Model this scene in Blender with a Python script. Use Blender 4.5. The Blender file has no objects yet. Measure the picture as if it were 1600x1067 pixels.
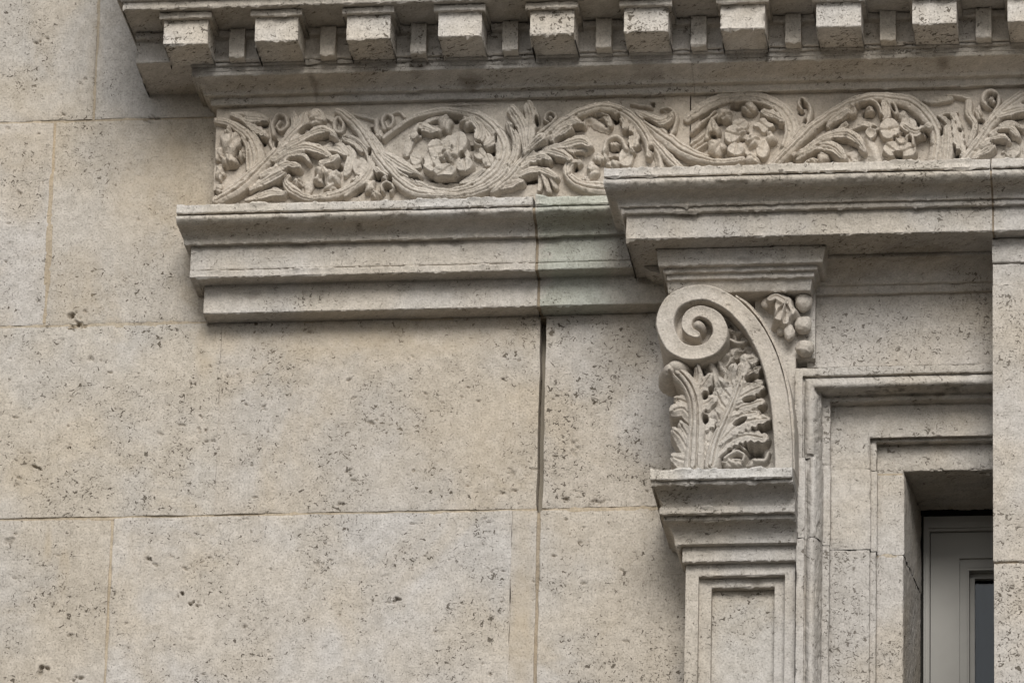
import bpy, math
import numpy as np

# ------------------------------------------------------------------ camera, sky, sun, exposure
S = bpy.context.scene
F_PX = 10826.5                      # focal length measured on a 1600 px wide frame
PITCH, YAW, ROLL = 0.37394, 0.12713, 0.02480
DIST = F_PX / 750.0                 # 750 px = 1 m on the wall plane
CAM_H = 1.65
fw = np.array([-math.sin(YAW)*math.cos(PITCH), math.cos(YAW)*math.cos(PITCH), math.sin(PITCH)])
r0 = np.array([math.cos(YAW), math.sin(YAW), 0.0]); u0 = np.cross(r0, fw)
RT = math.cos(ROLL)*r0 + math.sin(ROLL)*u0
UP = -math.sin(ROLL)*r0 + math.cos(ROLL)*u0
AIM = np.array([0.0, 0.0, CAM_H + DIST*math.sin(PITCH)])
CAM = AIM - DIST*fw
cd = bpy.data.cameras.new('camera'); cam = bpy.data.objects.new('camera', cd)
S.collection.objects.link(cam); S.camera = cam
cd.sensor_width = 36.0; cd.lens = F_PX/1600*36; cd.clip_start = 0.5; cd.clip_end = 2000
from mathutils import Matrix
m = Matrix.Identity(4)
for i in range(3):
    m[i][0], m[i][1], m[i][2], m[i][3] = RT[i], UP[i], -fw[i], CAM[i]
cam.matrix_world = m

SUN_EL, SUN_AZ = math.radians(33), math.radians(9)     # soft sun behind cloud, to the right of the facade's normal
wd = bpy.data.worlds.new('World'); S.world = wd; wd.use_nodes = True
nt = wd.node_tree; bg = nt.nodes['Background']
sky = nt.nodes.new('ShaderNodeTexSky'); sky.sky_type = 'NISHITA'; sky.sun_disc = False
sky.sun_elevation = SUN_EL; sky.sun_rotation = math.radians(180) - SUN_AZ
sky.dust_density = 1.0; sky.air_density = 1.0; sky.ozone_density = 1.0
hs = nt.nodes.new('ShaderNodeHueSaturation'); hs.inputs['Saturation'].default_value = 0.12
nt.links.new(sky.outputs[0], hs.inputs['Color']); nt.links.new(hs.outputs[0], bg.inputs[0])
bg.inputs[1].default_value = 0.06
sd = bpy.data.lights.new('sun', 'SUN'); sun = bpy.data.objects.new('sun', sd); S.collection.objects.link(sun)
sd.energy = 1.5; sd.angle = math.radians(28); sd.color = (1.0, 0.974, 0.938)
from mathutils import Vector
tosun = Vector((math.sin(SUN_AZ)*math.cos(SUN_EL), -math.cos(SUN_AZ)*math.cos(SUN_EL), math.sin(SUN_EL)))
sun.rotation_euler = tosun.to_track_quat('Z', 'Y').to_euler()
sun.location = (3, -6, 14)
S.view_settings.view_transform = 'Standard'; S.view_settings.look = 'None'
S.view_settings.gamma = 1.0; S.view_settings.exposure = 0.84
S.render.engine = 'CYCLES'
S.cycles.max_bounces = 5; S.cycles.diffuse_bounces = 3

# ------------------------------------------------------------------ helpers
C = S.collection
def W(px, py, p):
    """photo position on the plane standing p metres proud of the wall -> (x, z)"""
    px = np.asarray(px, float); py = np.asarray(py, float); p = np.asarray(p, float)
    a = (px-800.0)/F_PX; b = -(py-533.5)/F_PX
    d = [fw[i] + a*RT[i] + b*UP[i] for i in range(3)]
    t = (-p-CAM[1])/d[1]
    return CAM[0]+t*d[0], CAM[2]+t*d[2]
def X_(px, py, p): return float(W(px, py, p)[0])
def Z_(px, py, p): return float(W(px, py, p)[1])

def _hash(ix, iy, iz, seed):
    h = (ix.astype(np.uint32)*np.uint32(374761393) + iy.astype(np.uint32)*np.uint32(668265263)
         + iz.astype(np.uint32)*np.uint32(2147483647) + np.uint32((seed*974711) & 0x7fffffff))
    h = (h ^ (h >> np.uint32(13)))*np.uint32(1274126177)
    h = h ^ (h >> np.uint32(16))
    return (h & np.uint32(0xffff)).astype(np.float32)/65535.0
def vnoise(P, f, seed=0):
    Q = np.asarray(P, np.float64)*f + 1000.0
    I = np.floor(Q).astype(np.int64); t = (Q-I).astype(np.float32); t = t*t*(3-2*t)
    o = 0
    for dx in (0, 1):
        for dy in (0, 1):
            for dz in (0, 1):
                w = (t[..., 0] if dx else 1-t[..., 0])*(t[..., 1] if dy else 1-t[..., 1])*(t[..., 2] if dz else 1-t[..., 2])
                o = o + w*_hash(I[..., 0]+dx, I[..., 1]+dy, I[..., 2]+dz, seed)
    return o*2-1
def fbm(P, f, oct=3, seed=0):
    o = 0; a = 0.55
    for k in range(oct):
        o = o + a*vnoise(P, f*2.03**k, seed+k*17); a *= 0.55
    return o

def mesh_np(name, V, Q, mat, parent=None, smooth=True, sharp=50, tint=None, grime_shade=None, stain=None):
    V = np.asarray(V, np.float32).reshape(-1, 3); Q = np.asarray(Q, np.int32).reshape(-1, 4)
    root = parent
    while root is not None and root.parent is not None: root = root.parent
    if root is not None: V = V - np.array(root.location, np.float32)
    me = bpy.data.meshes.new(name)
    me.vertices.add(len(V)); me.vertices.foreach_set('co', V.ravel())
    me.loops.add(Q.size); me.loops.foreach_set('vertex_index', Q.ravel())
    me.polygons.add(len(Q)); me.polygons.foreach_set('loop_start', np.arange(0, Q.size, 4, dtype=np.int32))
    me.update(calc_edges=True)
    me.polygons.foreach_set('use_smooth', np.full(len(Q), smooth))
    if smooth and sharp: me.set_sharp_from_angle(angle=math.radians(sharp))
    if grime_shade is not None:
        ga = me.attributes.new('grime_shade', 'FLOAT', 'POINT'); ga.data.foreach_set('value', np.asarray(grime_shade, np.float32).ravel())
    if stain is not None:
        ga = me.attributes.new('stain', 'FLOAT', 'POINT'); ga.data.foreach_set('value', np.asarray(stain, np.float32).ravel())
    me.materials.append(mat)
    o = bpy.data.objects.new(name, me); C.objects.link(o)
    if parent is not None: o.parent = parent
    if tint is not None: o.color = (tint[0], tint[1], tint[2], tint[3] if len(tint) > 3 else 1)
    return o
def tag(o, label, cat, group=None):
    o['label'] = label; o['category'] = cat
    if group: o['group'] = group
    o['kind'] = 'thing'
    return o
def thing(name, label, cat, loc):
    o = bpy.data.objects.new(name, None); C.objects.link(o); o.location = loc; o.empty_display_size = 0.1
    return tag(o, label, cat)
def gridq(n, mm, off=0):
    i, j = np.meshgrid(np.arange(n-1), np.arange(mm-1), indexing='ij')
    a = (i*mm+j+off).ravel()
    return np.stack([a, a+1, a+mm+1, a+mm], 1)

# ------------------------------------------------------------------ materials
def N(t, kind, **kw):
    n = t.nodes.new(kind)
    for k, v in kw.items():
        if k in ('operation', 'blend_type', 'data_type', 'feature', 'noise_dimensions', 'interpolation_type', 'clamp_result', 'clamp'): setattr(n, k, v)
    return n
def stone(name, warm=(0.475, 0.43, 0.37), grey=(0.47, 0.445, 0.415), tan=(0.46, 0.39, 0.295), tanamt=0.35, pit=1.0, small=1.0,
          rough=0.92, bump=1.0, green=None, thick=0.0):
    mt = bpy.data.materials.new(name); mt.use_nodes = True; t = mt.node_tree
    b = t.nodes['Principled BSDF']; b.inputs['Roughness'].default_value = rough
    b.inputs['Specular IOR Level'].default_value = 0.12
    L = t.links.new
    geo = N(t, 'ShaderNodeNewGeometry'); pos3 = geo.outputs['Position']
    sx = N(t, 'ShaderNodeSeparateXYZ'); L(pos3, sx.inputs[0])
    def val(v, sock):
        if isinstance(v, (int, float)): sock.default_value = v
        else: L(v, sock)
    def math_(op, x, y, z=None):
        n = N(t, 'ShaderNodeMath', operation=op)
        for k, v in enumerate((x, y, z)):
            if v is not None: val(v, n.inputs[k])
        return n.outputs[0]
    # the stone is cut from one bed: sheared two-dimensional coordinates work on faces, soffits and returns alike
    cx = N(t, 'ShaderNodeCombineXYZ'); L(math_('MULTIPLY_ADD', sx.outputs[1], 0.62, sx.outputs[0]), cx.inputs[0])
    L(math_('MULTIPLY_ADD', sx.outputs[1], -0.83, sx.outputs[2]), cx.inputs[1]); pos = cx.outputs[0]
    def noise(scale, detail=1.0, rough=0.55, dist=0.0, vec=None):
        n = N(t, 'ShaderNodeTexNoise', noise_dimensions='2D'); n.inputs['Scale'].default_value = scale; n.inputs['Detail'].default_value = detail
        n.inputs['Roughness'].default_value = rough; n.inputs['Distortion'].default_value = dist
        L(vec if vec is not None else pos, n.inputs['Vector']); return n
    def ramp(x, lo, hi, a=0.0, bb=1.0):
        n = N(t, 'ShaderNodeMapRange'); n.interpolation_type = 'SMOOTHSTEP'
        n.inputs['From Min'].default_value = lo; n.inputs['From Max'].default_value = hi
        n.inputs['To Min'].default_value = a; n.inputs['To Max'].default_value = bb
        L(x, n.inputs['Value']); return n.outputs[0]
    def mix(f, a, c, bt='MIX'):
        n = N(t, 'ShaderNodeMix', data_type='RGBA', blend_type=bt)
        val(f, n.inputs[0])
        for k, v in ((6, a), (7, c)):
            if isinstance(v, tuple): n.inputs[k].default_value = (*v, 1)
            else: L(v, n.inputs[k])
        return n.outputs[2]
    dn = noise(95, 1.0)
    vm = N(t, 'ShaderNodeVectorMath', operation='MULTIPLY_ADD'); L(dn.outputs['Color'], vm.inputs[0])
    vm.inputs[1].default_value = (0.020, 0.020, 0.0); L(pos, vm.inputs[2])
    mp = N(t, 'ShaderNodeMapping'); mp.inputs['Scale'].default_value = (0.62, 1.2, 1.0); L(vm.outputs[0], mp.inputs['Vector']); pv = mp.outputs[0]
    dens = noise(7.0, 2.0, 0.6)
    oi = N(t, 'ShaderNodeObjectInfo')
    dr = math_('ADD', ramp(dens.outputs[0], 0.36, 0.66, -0.08, 0.10), math_('ADD', math_('MULTIPLY_ADD', oi.outputs['Random'], 0.08, -0.04), math_('SUBTRACT', oi.outputs['Alpha'], 1.0)))
    def pores(scale, r0, r1, soft):
        v = N(t, 'ShaderNodeTexVoronoi'); v.voronoi_dimensions = '2D'; v.inputs['Scale'].default_value = scale; L(pv, v.inputs['Vector'])
        sep = N(t, 'ShaderNodeSeparateColor'); L(v.outputs['Color'], sep.inputs[0])
        r = math_('ADD', math_('MULTIPLY_ADD', sep.outputs[0], r1-r0, r0+thick), dr)
        return ramp(math_('SUBTRACT', r, v.outputs['Distance']), 0.0, soft)
    p1 = math_('MULTIPLY', pores(88, -0.62, 0.20, 0.06), pit)
    p2 = math_('MULTIPLY', pores(170, -0.36, 0.23, 0.09), small)
    grain = noise(240, 2.0, 0.75); mid = noise(48, 3.0, 0.65)
    p3 = math_('MULTIPLY', ramp(grain.outputs[0], 0.61, 0.74), 0.30*small)
    big = noise(2.6, 3.0, 0.6); st = noise(3.7, 4.0, 0.62, 0.4)
    col = mix(ramp(big.outputs[0], 0.36, 0.64), warm, grey)
    col = mix(math_('MULTIPLY', ramp(st.outputs[0], 0.5, 0.72), tanamt), col, tan)
    if green:
        gx0, gx1 = green
        jit = math_('MULTIPLY_ADD', noise(14, 3.0).outputs[0], 0.10, sx.outputs[0])
        gg = math_('MULTIPLY', ramp(jit, gx0+0.04, gx0+0.07), ramp(jit, gx1+0.09, gx1-0.02))
        col = mix(math_('MULTIPLY', gg, 0.5), col, (0.33, 0.37, 0.31))
    col = mix(1.0, col, mix(ramp(mid.outputs[0], 0.3, 0.7), (0.90, 0.895, 0.885), (1.07, 1.07, 1.07)), 'MULTIPLY')
    col = mix(1.0, col, mix(ramp(grain.outputs[0], 0.3, 0.6), (1.10, 1.10, 1.10), (0.93, 0.93, 0.93)), 'MULTIPLY')
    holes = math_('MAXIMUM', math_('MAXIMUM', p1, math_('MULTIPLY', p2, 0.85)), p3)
    at = N(t, 'ShaderNodeAttribute'); at.attribute_name = 'grime_shade'
    col = mix(math_('MULTIPLY', holes, 0.88), col, (0.09, 0.075, 0.057))      # dirt in the pores, with their shade painted into the colour
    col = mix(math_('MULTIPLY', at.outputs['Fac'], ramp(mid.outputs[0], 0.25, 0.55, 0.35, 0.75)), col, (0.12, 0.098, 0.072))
    a2 = N(t, 'ShaderNodeAttribute'); a2.attribute_name = 'stain'
    col = mix(a2.outputs['Fac'], col, tan)
    col = mix(1.0, col, mix(ramp(dens.outputs[0], 0.3, 0.7), (1.04, 1.04, 1.04), (0.93, 0.925, 0.915)), 'MULTIPLY')
    col = mix(1.0, col, oi.outputs['Color'], 'MULTIPLY')
    L(col, b.inputs['Base Color'])
    h = math_('MULTIPLY_ADD', holes, -1.0, math_('MULTIPLY', grain.outputs[0], -0.2))
    h = math_('MULTIPLY_ADD', mid.outputs[0], 0.45, h)
    bp = N(t, 'ShaderNodeBump'); bp.inputs['Strength'].default_value = 0.8*bump; bp.inputs['Distance'].default_value = 0.0025
    L(h, bp.inputs['Height']); L(bp.outputs[0], b.inputs['Normal'])
    return mt
def plain(name, col, rough=0.6, spec=0.3, var=0.0, scale=30):
    mt = bpy.data.materials.new(name); mt.use_nodes = True; t = mt.node_tree; b = t.nodes['Principled BSDF']
    b.inputs['Roughness'].default_value = rough; b.inputs['Specular IOR Level'].default_value = spec
    n = t.nodes.new('ShaderNodeTexNoise'); n.inputs['Scale'].default_value = scale; n.inputs['Detail'].default_value = 5
    g = t.nodes.new('ShaderNodeNewGeometry'); t.links.new(g.outputs['Position'], n.inputs['Vector'])
    r = t.nodes.new('ShaderNodeValToRGB'); r.color_ramp.elements[0].position = 0.3; r.color_ramp.elements[1].position = 0.7
    r.color_ramp.elements[0].color = (*[c*(1-var) for c in col], 1); r.color_ramp.elements[1].color = (*[c*(1+var) for c in col], 1)
    t.links.new(n.outputs[0], r.inputs[0]); t.links.new(r.outputs[0], b.inputs['Base Color'])
    return mt
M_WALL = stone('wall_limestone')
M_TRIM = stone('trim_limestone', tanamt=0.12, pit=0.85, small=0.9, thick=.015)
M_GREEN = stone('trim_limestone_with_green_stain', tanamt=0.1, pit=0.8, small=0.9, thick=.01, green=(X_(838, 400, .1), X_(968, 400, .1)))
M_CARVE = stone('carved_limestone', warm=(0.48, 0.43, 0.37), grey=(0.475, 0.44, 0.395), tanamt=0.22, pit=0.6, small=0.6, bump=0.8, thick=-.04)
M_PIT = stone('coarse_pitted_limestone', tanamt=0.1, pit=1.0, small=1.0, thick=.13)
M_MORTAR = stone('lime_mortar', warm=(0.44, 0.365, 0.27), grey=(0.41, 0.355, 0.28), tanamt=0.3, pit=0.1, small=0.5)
M_WOOD = plain('grey_painted_wood', (0.31, 0.298, 0.272), 0.55, 0.3, 0.06, 12)
M_SEAL = plain('dark_joint_filler', (0.03, 0.028, 0.025), 0.9, 0.1, 0.2, 40)
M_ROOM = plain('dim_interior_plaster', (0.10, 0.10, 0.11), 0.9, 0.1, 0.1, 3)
M_PAVE = plain('grey_street_paving', (0.075, 0.07, 0.062), 0.9, 0.2, 0.25, 1.5)
M_CORE = plain('rubble_core', (0.34, 0.30, 0.24), 0.95, 0.1, 0.2, 6)
gl = bpy.data.materials.new('window_glass'); gl.use_nodes = True; gt = gl.node_tree
for n_ in list(gt.nodes): gt.nodes.remove(n_)
go = gt.nodes.new('ShaderNodeOutputMaterial'); gm = gt.nodes.new('ShaderNodeMixShader'); gf = gt.nodes.new('ShaderNodeFresnel'); gf.inputs[0].default_value = 1.5
g1 = gt.nodes.new('ShaderNodeBsdfTransparent'); g1.inputs[0].default_value = (0.62, 0.68, 0.72, 1); g2 = gt.nodes.new('ShaderNodeBsdfGlossy'); g2.inputs['Roughness'].default_value = 0.03
gt.links.new(gf.outputs[0], gm.inputs[0]); gt.links.new(g1.outputs[0], gm.inputs[1]); gt.links.new(g2.outputs[0], gm.inputs[2]); gt.links.new(gm.outputs[0], go.inputs[0])
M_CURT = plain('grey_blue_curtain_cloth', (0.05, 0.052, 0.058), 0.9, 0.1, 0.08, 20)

# ------------------------------------------------------------------ shape builders
def profile(pts, ds=0.004, eps=0.0012):
    """dense (z,p,convex weight, source position) along a moulding profile; sharp corners get a small worn arris"""
    P = np.array([(q[0], q[1]) for q in pts], float); n = len(P)
    seg = np.linalg.norm(np.diff(P, axis=0), axis=1); out = []
    ang = np.zeros(n); cvx = np.zeros(n)
    for i in range(1, n-1):
        a = (P[i]-P[i-1])/max(seg[i-1], 1e-9); b = (P[i+1]-P[i])/max(seg[i], 1e-9)
        cr = a[1]*b[0]-a[0]*b[1]; ang[i] = math.degrees(math.acos(max(-1, min(1, float(a@b))))); cvx[i] = 1.0 if cr < 0 else 0.0
    for i in range(n-1):
        Ls = seg[i]
        if Ls < 1e-7: continue
        s0 = min(eps, Ls/3) if (i > 0 and ang[i] > 25) else 0.0
        s1 = min(eps, Ls/3) if (i+1 < n-1 and ang[i+1] > 25) else 0.0
        k = max(1, int(round((Ls-s0-s1)/ds)))
        ss = np.linspace(s0, Ls-s1, k+1)
        if out and s0 == 0: ss = ss[1:]
        for s in ss:
            q = P[i]+(P[i+1]-P[i])*s/Ls
            w = 0.0
            if ang[i] > 25 and cvx[i]: w = max(w, math.exp(-s/0.004))
            if ang[i+1] > 25 and cvx[i+1] and i+1 < n-1: w = max(w, math.exp(-(Ls-s)/0.004))
            out.append((q[0], q[1], w, i+s/Ls))
    return np.array(out)
def displace(V, w, seed, rough=0.0006, chip=0.005, sag=0.0015, sign=1.0):
    """worn stone: fine roughness along the normals, chipped arrises, slow unevenness of the courses"""
    du = np.gradient(V, axis=0); dv = np.gradient(V, axis=1)
    Nn = np.cross(du, dv); Nn /= (np.linalg.norm(Nn, axis=2, keepdims=True)+1e-12); Nn *= sign
    f1 = fbm(V, 90, 3, seed); f2 = fbm(V, 28, 4, seed+5)
    ch = np.clip(f2-0.16, 0, 1)*2.4 + np.clip(fbm(V, 105, 3, seed+6)-0.14, 0, 1)*1.5
    d = rough*f1*1.6 - chip*w*(ch+0.10)
    V = V + Nn*d[..., None]
    V[..., 2] += sag*fbm(V*np.array([1, .2, .2]), 3.0, 2, seed+9)
    V[..., 1] += sag*fbm(V*np.array([1, .2, .5]), 4.0, 2, seed+11)
    return V
def moulding(name, pts, xl, xr, mat, parent, seed=0, back=-0.05, dx=0.004, ds=0.004, tint=None, chip=0.005, sag=0.0012, rough=0.0006, closed=True):
    """run of moulding along x. pts: (z, p) from top to bottom; xl/xr scalar or one per point"""
    n = len(pts); xl = np.broadcast_to(np.asarray(xl, float), (n,)); xr = np.broadcast_to(np.asarray(xr, float), (n,))
    if closed:
        pts = [(pts[0][0], back)] + list(pts) + [(pts[-1][0], back)]
        xl = np.r_[xl[0], xl, xl[-1]]; xr = np.r_[xr[0], xr, xr[-1]]
    D = profile(pts, ds)
    a = np.interp(D[:, 3], np.arange(len(pts)), xl); b = np.interp(D[:, 3], np.arange(len(pts)), xr)
    nx = max(2, int((b-a).max()/dx)+1); t = np.linspace(0, 1, nx)
    V = np.zeros((nx, len(D), 3)); V[..., 0] = a[None]+(b-a)[None]*t[:, None]
    V[..., 1] = -D[None, :, 1]; V[..., 2] = D[None, :, 0]
    w = np.repeat(D[None, :, 2], nx, 0)
    ex = np.minimum(V[..., 0]-a[None], b[None]-V[..., 0]); w = np.maximum(w, np.exp(-ex/0.003))
    V = displace(V, w, seed, rough, chip, sag, sign=1.0)
    G = np.zeros(V.shape[:2]); gn = fbm(V, 45, 3, seed+61)
    for (u, v, pg, a2, b2, kk) in MGRIME:        # soot and copper run-off marks
        gx, gz = W(u, v, pg); qd = np.sqrt(((V[..., 0]-gx)/(a2*MM))**2+((V[..., 2]-gz)/(b2*MM))**2+((V[..., 1]+pg)/.06)**2)+.8*gn
        G = np.maximum(G, kk*np.clip((1.1-qd)*1.5, 0, 1))
    G = np.concatenate([G[:1], G, G[-1:]], 0)
    e0 = V[0].copy(); e0[:, 1] = -back; e1 = V[-1].copy(); e1[:, 1] = -back
    V = np.concatenate([e0[None], V, e1[None]], 0)
    return mesh_np(name, V, gridq(V.shape[0], V.shape[1])[:, ::-1], mat, parent, tint=tint, grime_shade=G)
MGRIME = [(493, 140, .09, 6, 26, .75), (487, 105, .15, 7, 14, .5), (735, 127, .11, 22, 8, .8), (1472, 98, .13, 16, 6, .7), (655, 107, .14, 20, 10, .5), (1010, 112, .13, 30, 9, .45), (300, 112, .16, 40, 10, .6), (560, 352, .15, 6, 5, .6), (395, 462, .055, 14, 10, .5), (455, 385, .10, 18, 8, .4), (1160, 405, .21, 16, 5, .6), (1420, 398, .16, 90, 5, .6), (1350, 425, .13, 40, 10, .4), (700, 375, .115, 30, 4, .5), (860, 440, .08, 6, 5, .6), (1230, 285, .3, 40, 8, .35), (1400, 290, .3, 50, 6, .35), (340, 88, .17, 20, 8, .5)]
rng = np.random.default_rng(7)
DAMAGE = [(117, 498, 15, 11, .009), (111, 493, 10, 6, .010), (124, 505, 9, 7, .010), (115, 512, 8, 5, .008), (283, 925, 5, 7, .012), (298, 944, 9, 4, .011), (620, 937, 13, 4, .011), (70, 1040, 8, 9, .012), (122, 1060, 8, 6, .008),
          (320, 650, 9, 6, .007), (318, 668, 10, 7, .006), (545, 737, 8, 4, .009), (532, 788, 8, 3, .008), (108, 697, 5, 5, .009), (60, 730, 9, 4, .008), (326, 688, 8, 3, .008),
          (12, 845, 8, 10, .006), (300, 600, 7, 4, .007), (140, 560, 9, 5, .005), (720, 940, 6, 4, .007), (585, 660, 6, 5, .006), (770, 890, 12, 5, .006), (895, 625, 5, 10, .005),
          (900, 700, 5, 14, .004), (890, 780, 14, 5, .006), (930, 783, 16, 4, .006), (640, 560, 8, 5, .005), (840, 905, 9, 5, .006), (915, 850, 10, 6, .006), (235, 185, 14, 3, .008), (130, 130, 6, 4, .008), (95, 180, 12, 3, .006),
          (60, 70, 6, 6, .006), (30, 300, 6, 8, .005), (200, 440, 8, 5, .004), (380, 980, 8, 4, .006), (470, 860, 10, 6, .005), (500, 880, 7, 7, .005), (330, 870, 5, 5, .006), (232, 875, 6, 5, .006), (800, 740, 12, 6, .005), (790, 770, 14, 5, .005)]
STAINS = [(590, 530, 280, 34, .55), (322, 550, 22, 50, .55), (235, 300, 95, 110, .40), (120, 440, 50, 70, .35), (816, 950, 22, 140, .5), (775, 690, 60, 90, .32), (100, 890, 10, 40, .55), (75, 850, 9, 30, .45), (640, 690, 160, 90, .18), (60, 160, 80, 40, .3), (30, 230, 60, 50, .35), (265, 235, 55, 30, .4), (880, 850, 40, 60, .25), (30, 760, 60, 50, .2), (150, 90, 14, 90, .3)]
def block(name, px, pz, p, mat, parent, seed, step=0.003, pits=170, tint=None, depth=0.10, edge=0.0022):
    """ashlar block with an eroded, pitted face. px=(x0,x1) pz=(z0,z1) in metres"""
    x0, x1 = px; z0, z1 = pz
    nx = max(3, int((x1-x0)/step)); nz = max(3, int((z1-z0)/step))
    x = np.linspace(x0, x1, nx); z = np.linspace(z0, z1, nz)
    V = np.zeros((nx, nz, 3)); V[..., 0] = x[:, None]; V[..., 2] = z[None]
    ew = np.minimum(np.minimum(V[..., 0]-x0, x1-V[..., 0]), np.minimum(V[..., 2]-z0, z1-V[..., 2]))
    h = p + 0.0022*fbm(V, 7, 3, seed) + 0.0010*fbm(V, 60, 3, seed+3)
    er = np.clip(fbm(V, 26, 4, seed+7)+0.35, 0, 2)
    h -= edge*(np.exp(-ew/0.0035)+0.35*np.exp(-ew/0.010))*er*1.2
    r = np.random.default_rng(seed)
    spots = []
    for k in range(int(pits*(x1-x0)*(z1-z0))):
        spots.append((r.uniform(x0, x1), r.uniform(z0, z1), r.uniform(.0016, .0042)*r.uniform(.8, 2.0), r.uniform(.0014, .003), r.uniform(-.6, .6), r.uniform(.002, .005)))
    for (u, v, a, b, dd) in DAMAGE:
        xx, zz = W(u, v, 0.0); xx = float(xx); zz = float(zz); rr = np.random.default_rng(int(u*31+v))
        for kq in range(5):
            fq = rr.uniform(.2, .48); spots.append((xx+rr.normal()*a/750*.55, zz+rr.normal()*b/700*.55, a/750*fq, b/700*fq*.9, rr.uniform(-.9, .9), dd*rr.uniform(.4, .8)))
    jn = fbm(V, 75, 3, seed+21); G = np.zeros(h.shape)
    for (cx, cz, a, b, an, dd) in spots:
        if cx < x0-.03 or cx > x1+.03 or cz < z0-.03 or cz > z1+.03: continue
        R = max(a, b)*1.9
        i0, i1 = np.searchsorted(x, [cx-R, cx+R]); j0, j1 = np.searchsorted(z, [cz-R, cz+R])
        if i1 <= i0 or j1 <= j0: continue
        sub = V[i0:i1, j0:j1]; dx = sub[..., 0]-cx; dz = sub[..., 2]-cz
        q = np.sqrt(((dx*math.cos(an)+dz*math.sin(an))/a)**2 + ((-dx*math.sin(an)+dz*math.cos(an))/b)**2) + 0.9*jn[i0:i1, j0:j1]
        kk = np.clip((1.05-q)*2.6, 0, 1); h[i0:i1, j0:j1] -= dd*kk; G[i0:i1, j0:j1] = np.maximum(G[i0:i1, j0:j1], kk*min(1, dd/.005)*.6)  # deeper pits get darker colour, standing for dirt and painted-in shade
    T = np.zeros(h.shape); tn = fbm(V, 16, 4, seed+41)
    for (u, v, a, b, k_) in STAINS:          # rust-coloured water stains
        xx, zz = W(u, v, 0.0); qd = np.sqrt(((V[..., 0]-xx)/(a*MM))**2+((V[..., 2]-zz)/(b/698))**2)+.55*tn
        T = np.maximum(T, k_*np.clip((1.15-qd)*1.6, 0, 1)*np.clip(.75+tn, .3, 1.1))
    V[..., 1] = -h
    jx = 0.0017*fbm(V[..., [2, 0, 1]], 22, 3, seed+31)
    V[0, :, 0] += jx[0]; V[-1, :, 0] += jx[-1]; V[:, 0, 2] += jx[:, 0]; V[:, -1, 2] += jx[:, -1]
    # sides going back into the wall
    def ring(A):
        A = np.concatenate([A[:1], A, A[-1:]], 0); A = np.concatenate([A[:, :1], A, A[:, -1:]], 1); return A
    B = ring(V); yb = -p+depth
    B[0, :, 1] = yb; B[-1, :, 1] = yb; B[:, 0, 1] = yb; B[:, -1, 1] = yb
    return mesh_np(name, B, gridq(B.shape[0], B.shape[1])[:, ::-1], mat, parent, tint=tint, sharp=70, grime_shade=ring(G[..., None]), stain=ring(T[..., None]))
def arc(z0, p0, z1, p1, kind, n=9):
    """curved stretch of a profile between two points (end points included)"""
    t = np.linspace(0, 1, n)
    if kind == 'cove':      s = np.sin(t*math.pi/2); c = 1-np.cos(t*math.pi/2); return [(z0+(z1-z0)*b, p0+(p1-p0)*a) for a, b in zip(s, c)]
    if kind == 'ovolo':     s = np.sin(t*math.pi/2); c = 1-np.cos(t*math.pi/2); return [(z0+(z1-z0)*a, p0+(p1-p0)*b) for a, b in zip(s, c)]
    if kind == 'cyma':      # convex shoulder above, hollow below
        zm, pm = z0+(z1-z0)*.45, p0+(p1-p0)*.55
        return arc(z0, p0, zm, pm, 'ovolo', n) + arc(zm, pm, z1, p1, 'cove', n)[1:]
def crom(P, k=10):
    P = np.asarray(P, float); Q = np.vstack([2*P[0]-P[1], P, 2*P[-1]-P[-2]]); out = []
    for i in range(1, len(Q)-2):
        n = max(2, int(np.hypot(*(Q[i+1]-Q[i])[:2])/2.2)+1)
        t = np.linspace(0, 1, n, endpoint=False)[:, None]
        a, b, c, d = Q[i-1], Q[i], Q[i+1], Q[i+2]
        out.append(0.5*((2*b)+(-a+c)*t+(2*a-5*b+4*c-d)*t**2+(-a+3*b-3*c+d)*t**3))
    out.append(P[-1:]); return np.vstack(out)
MM = 1/750.0
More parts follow.
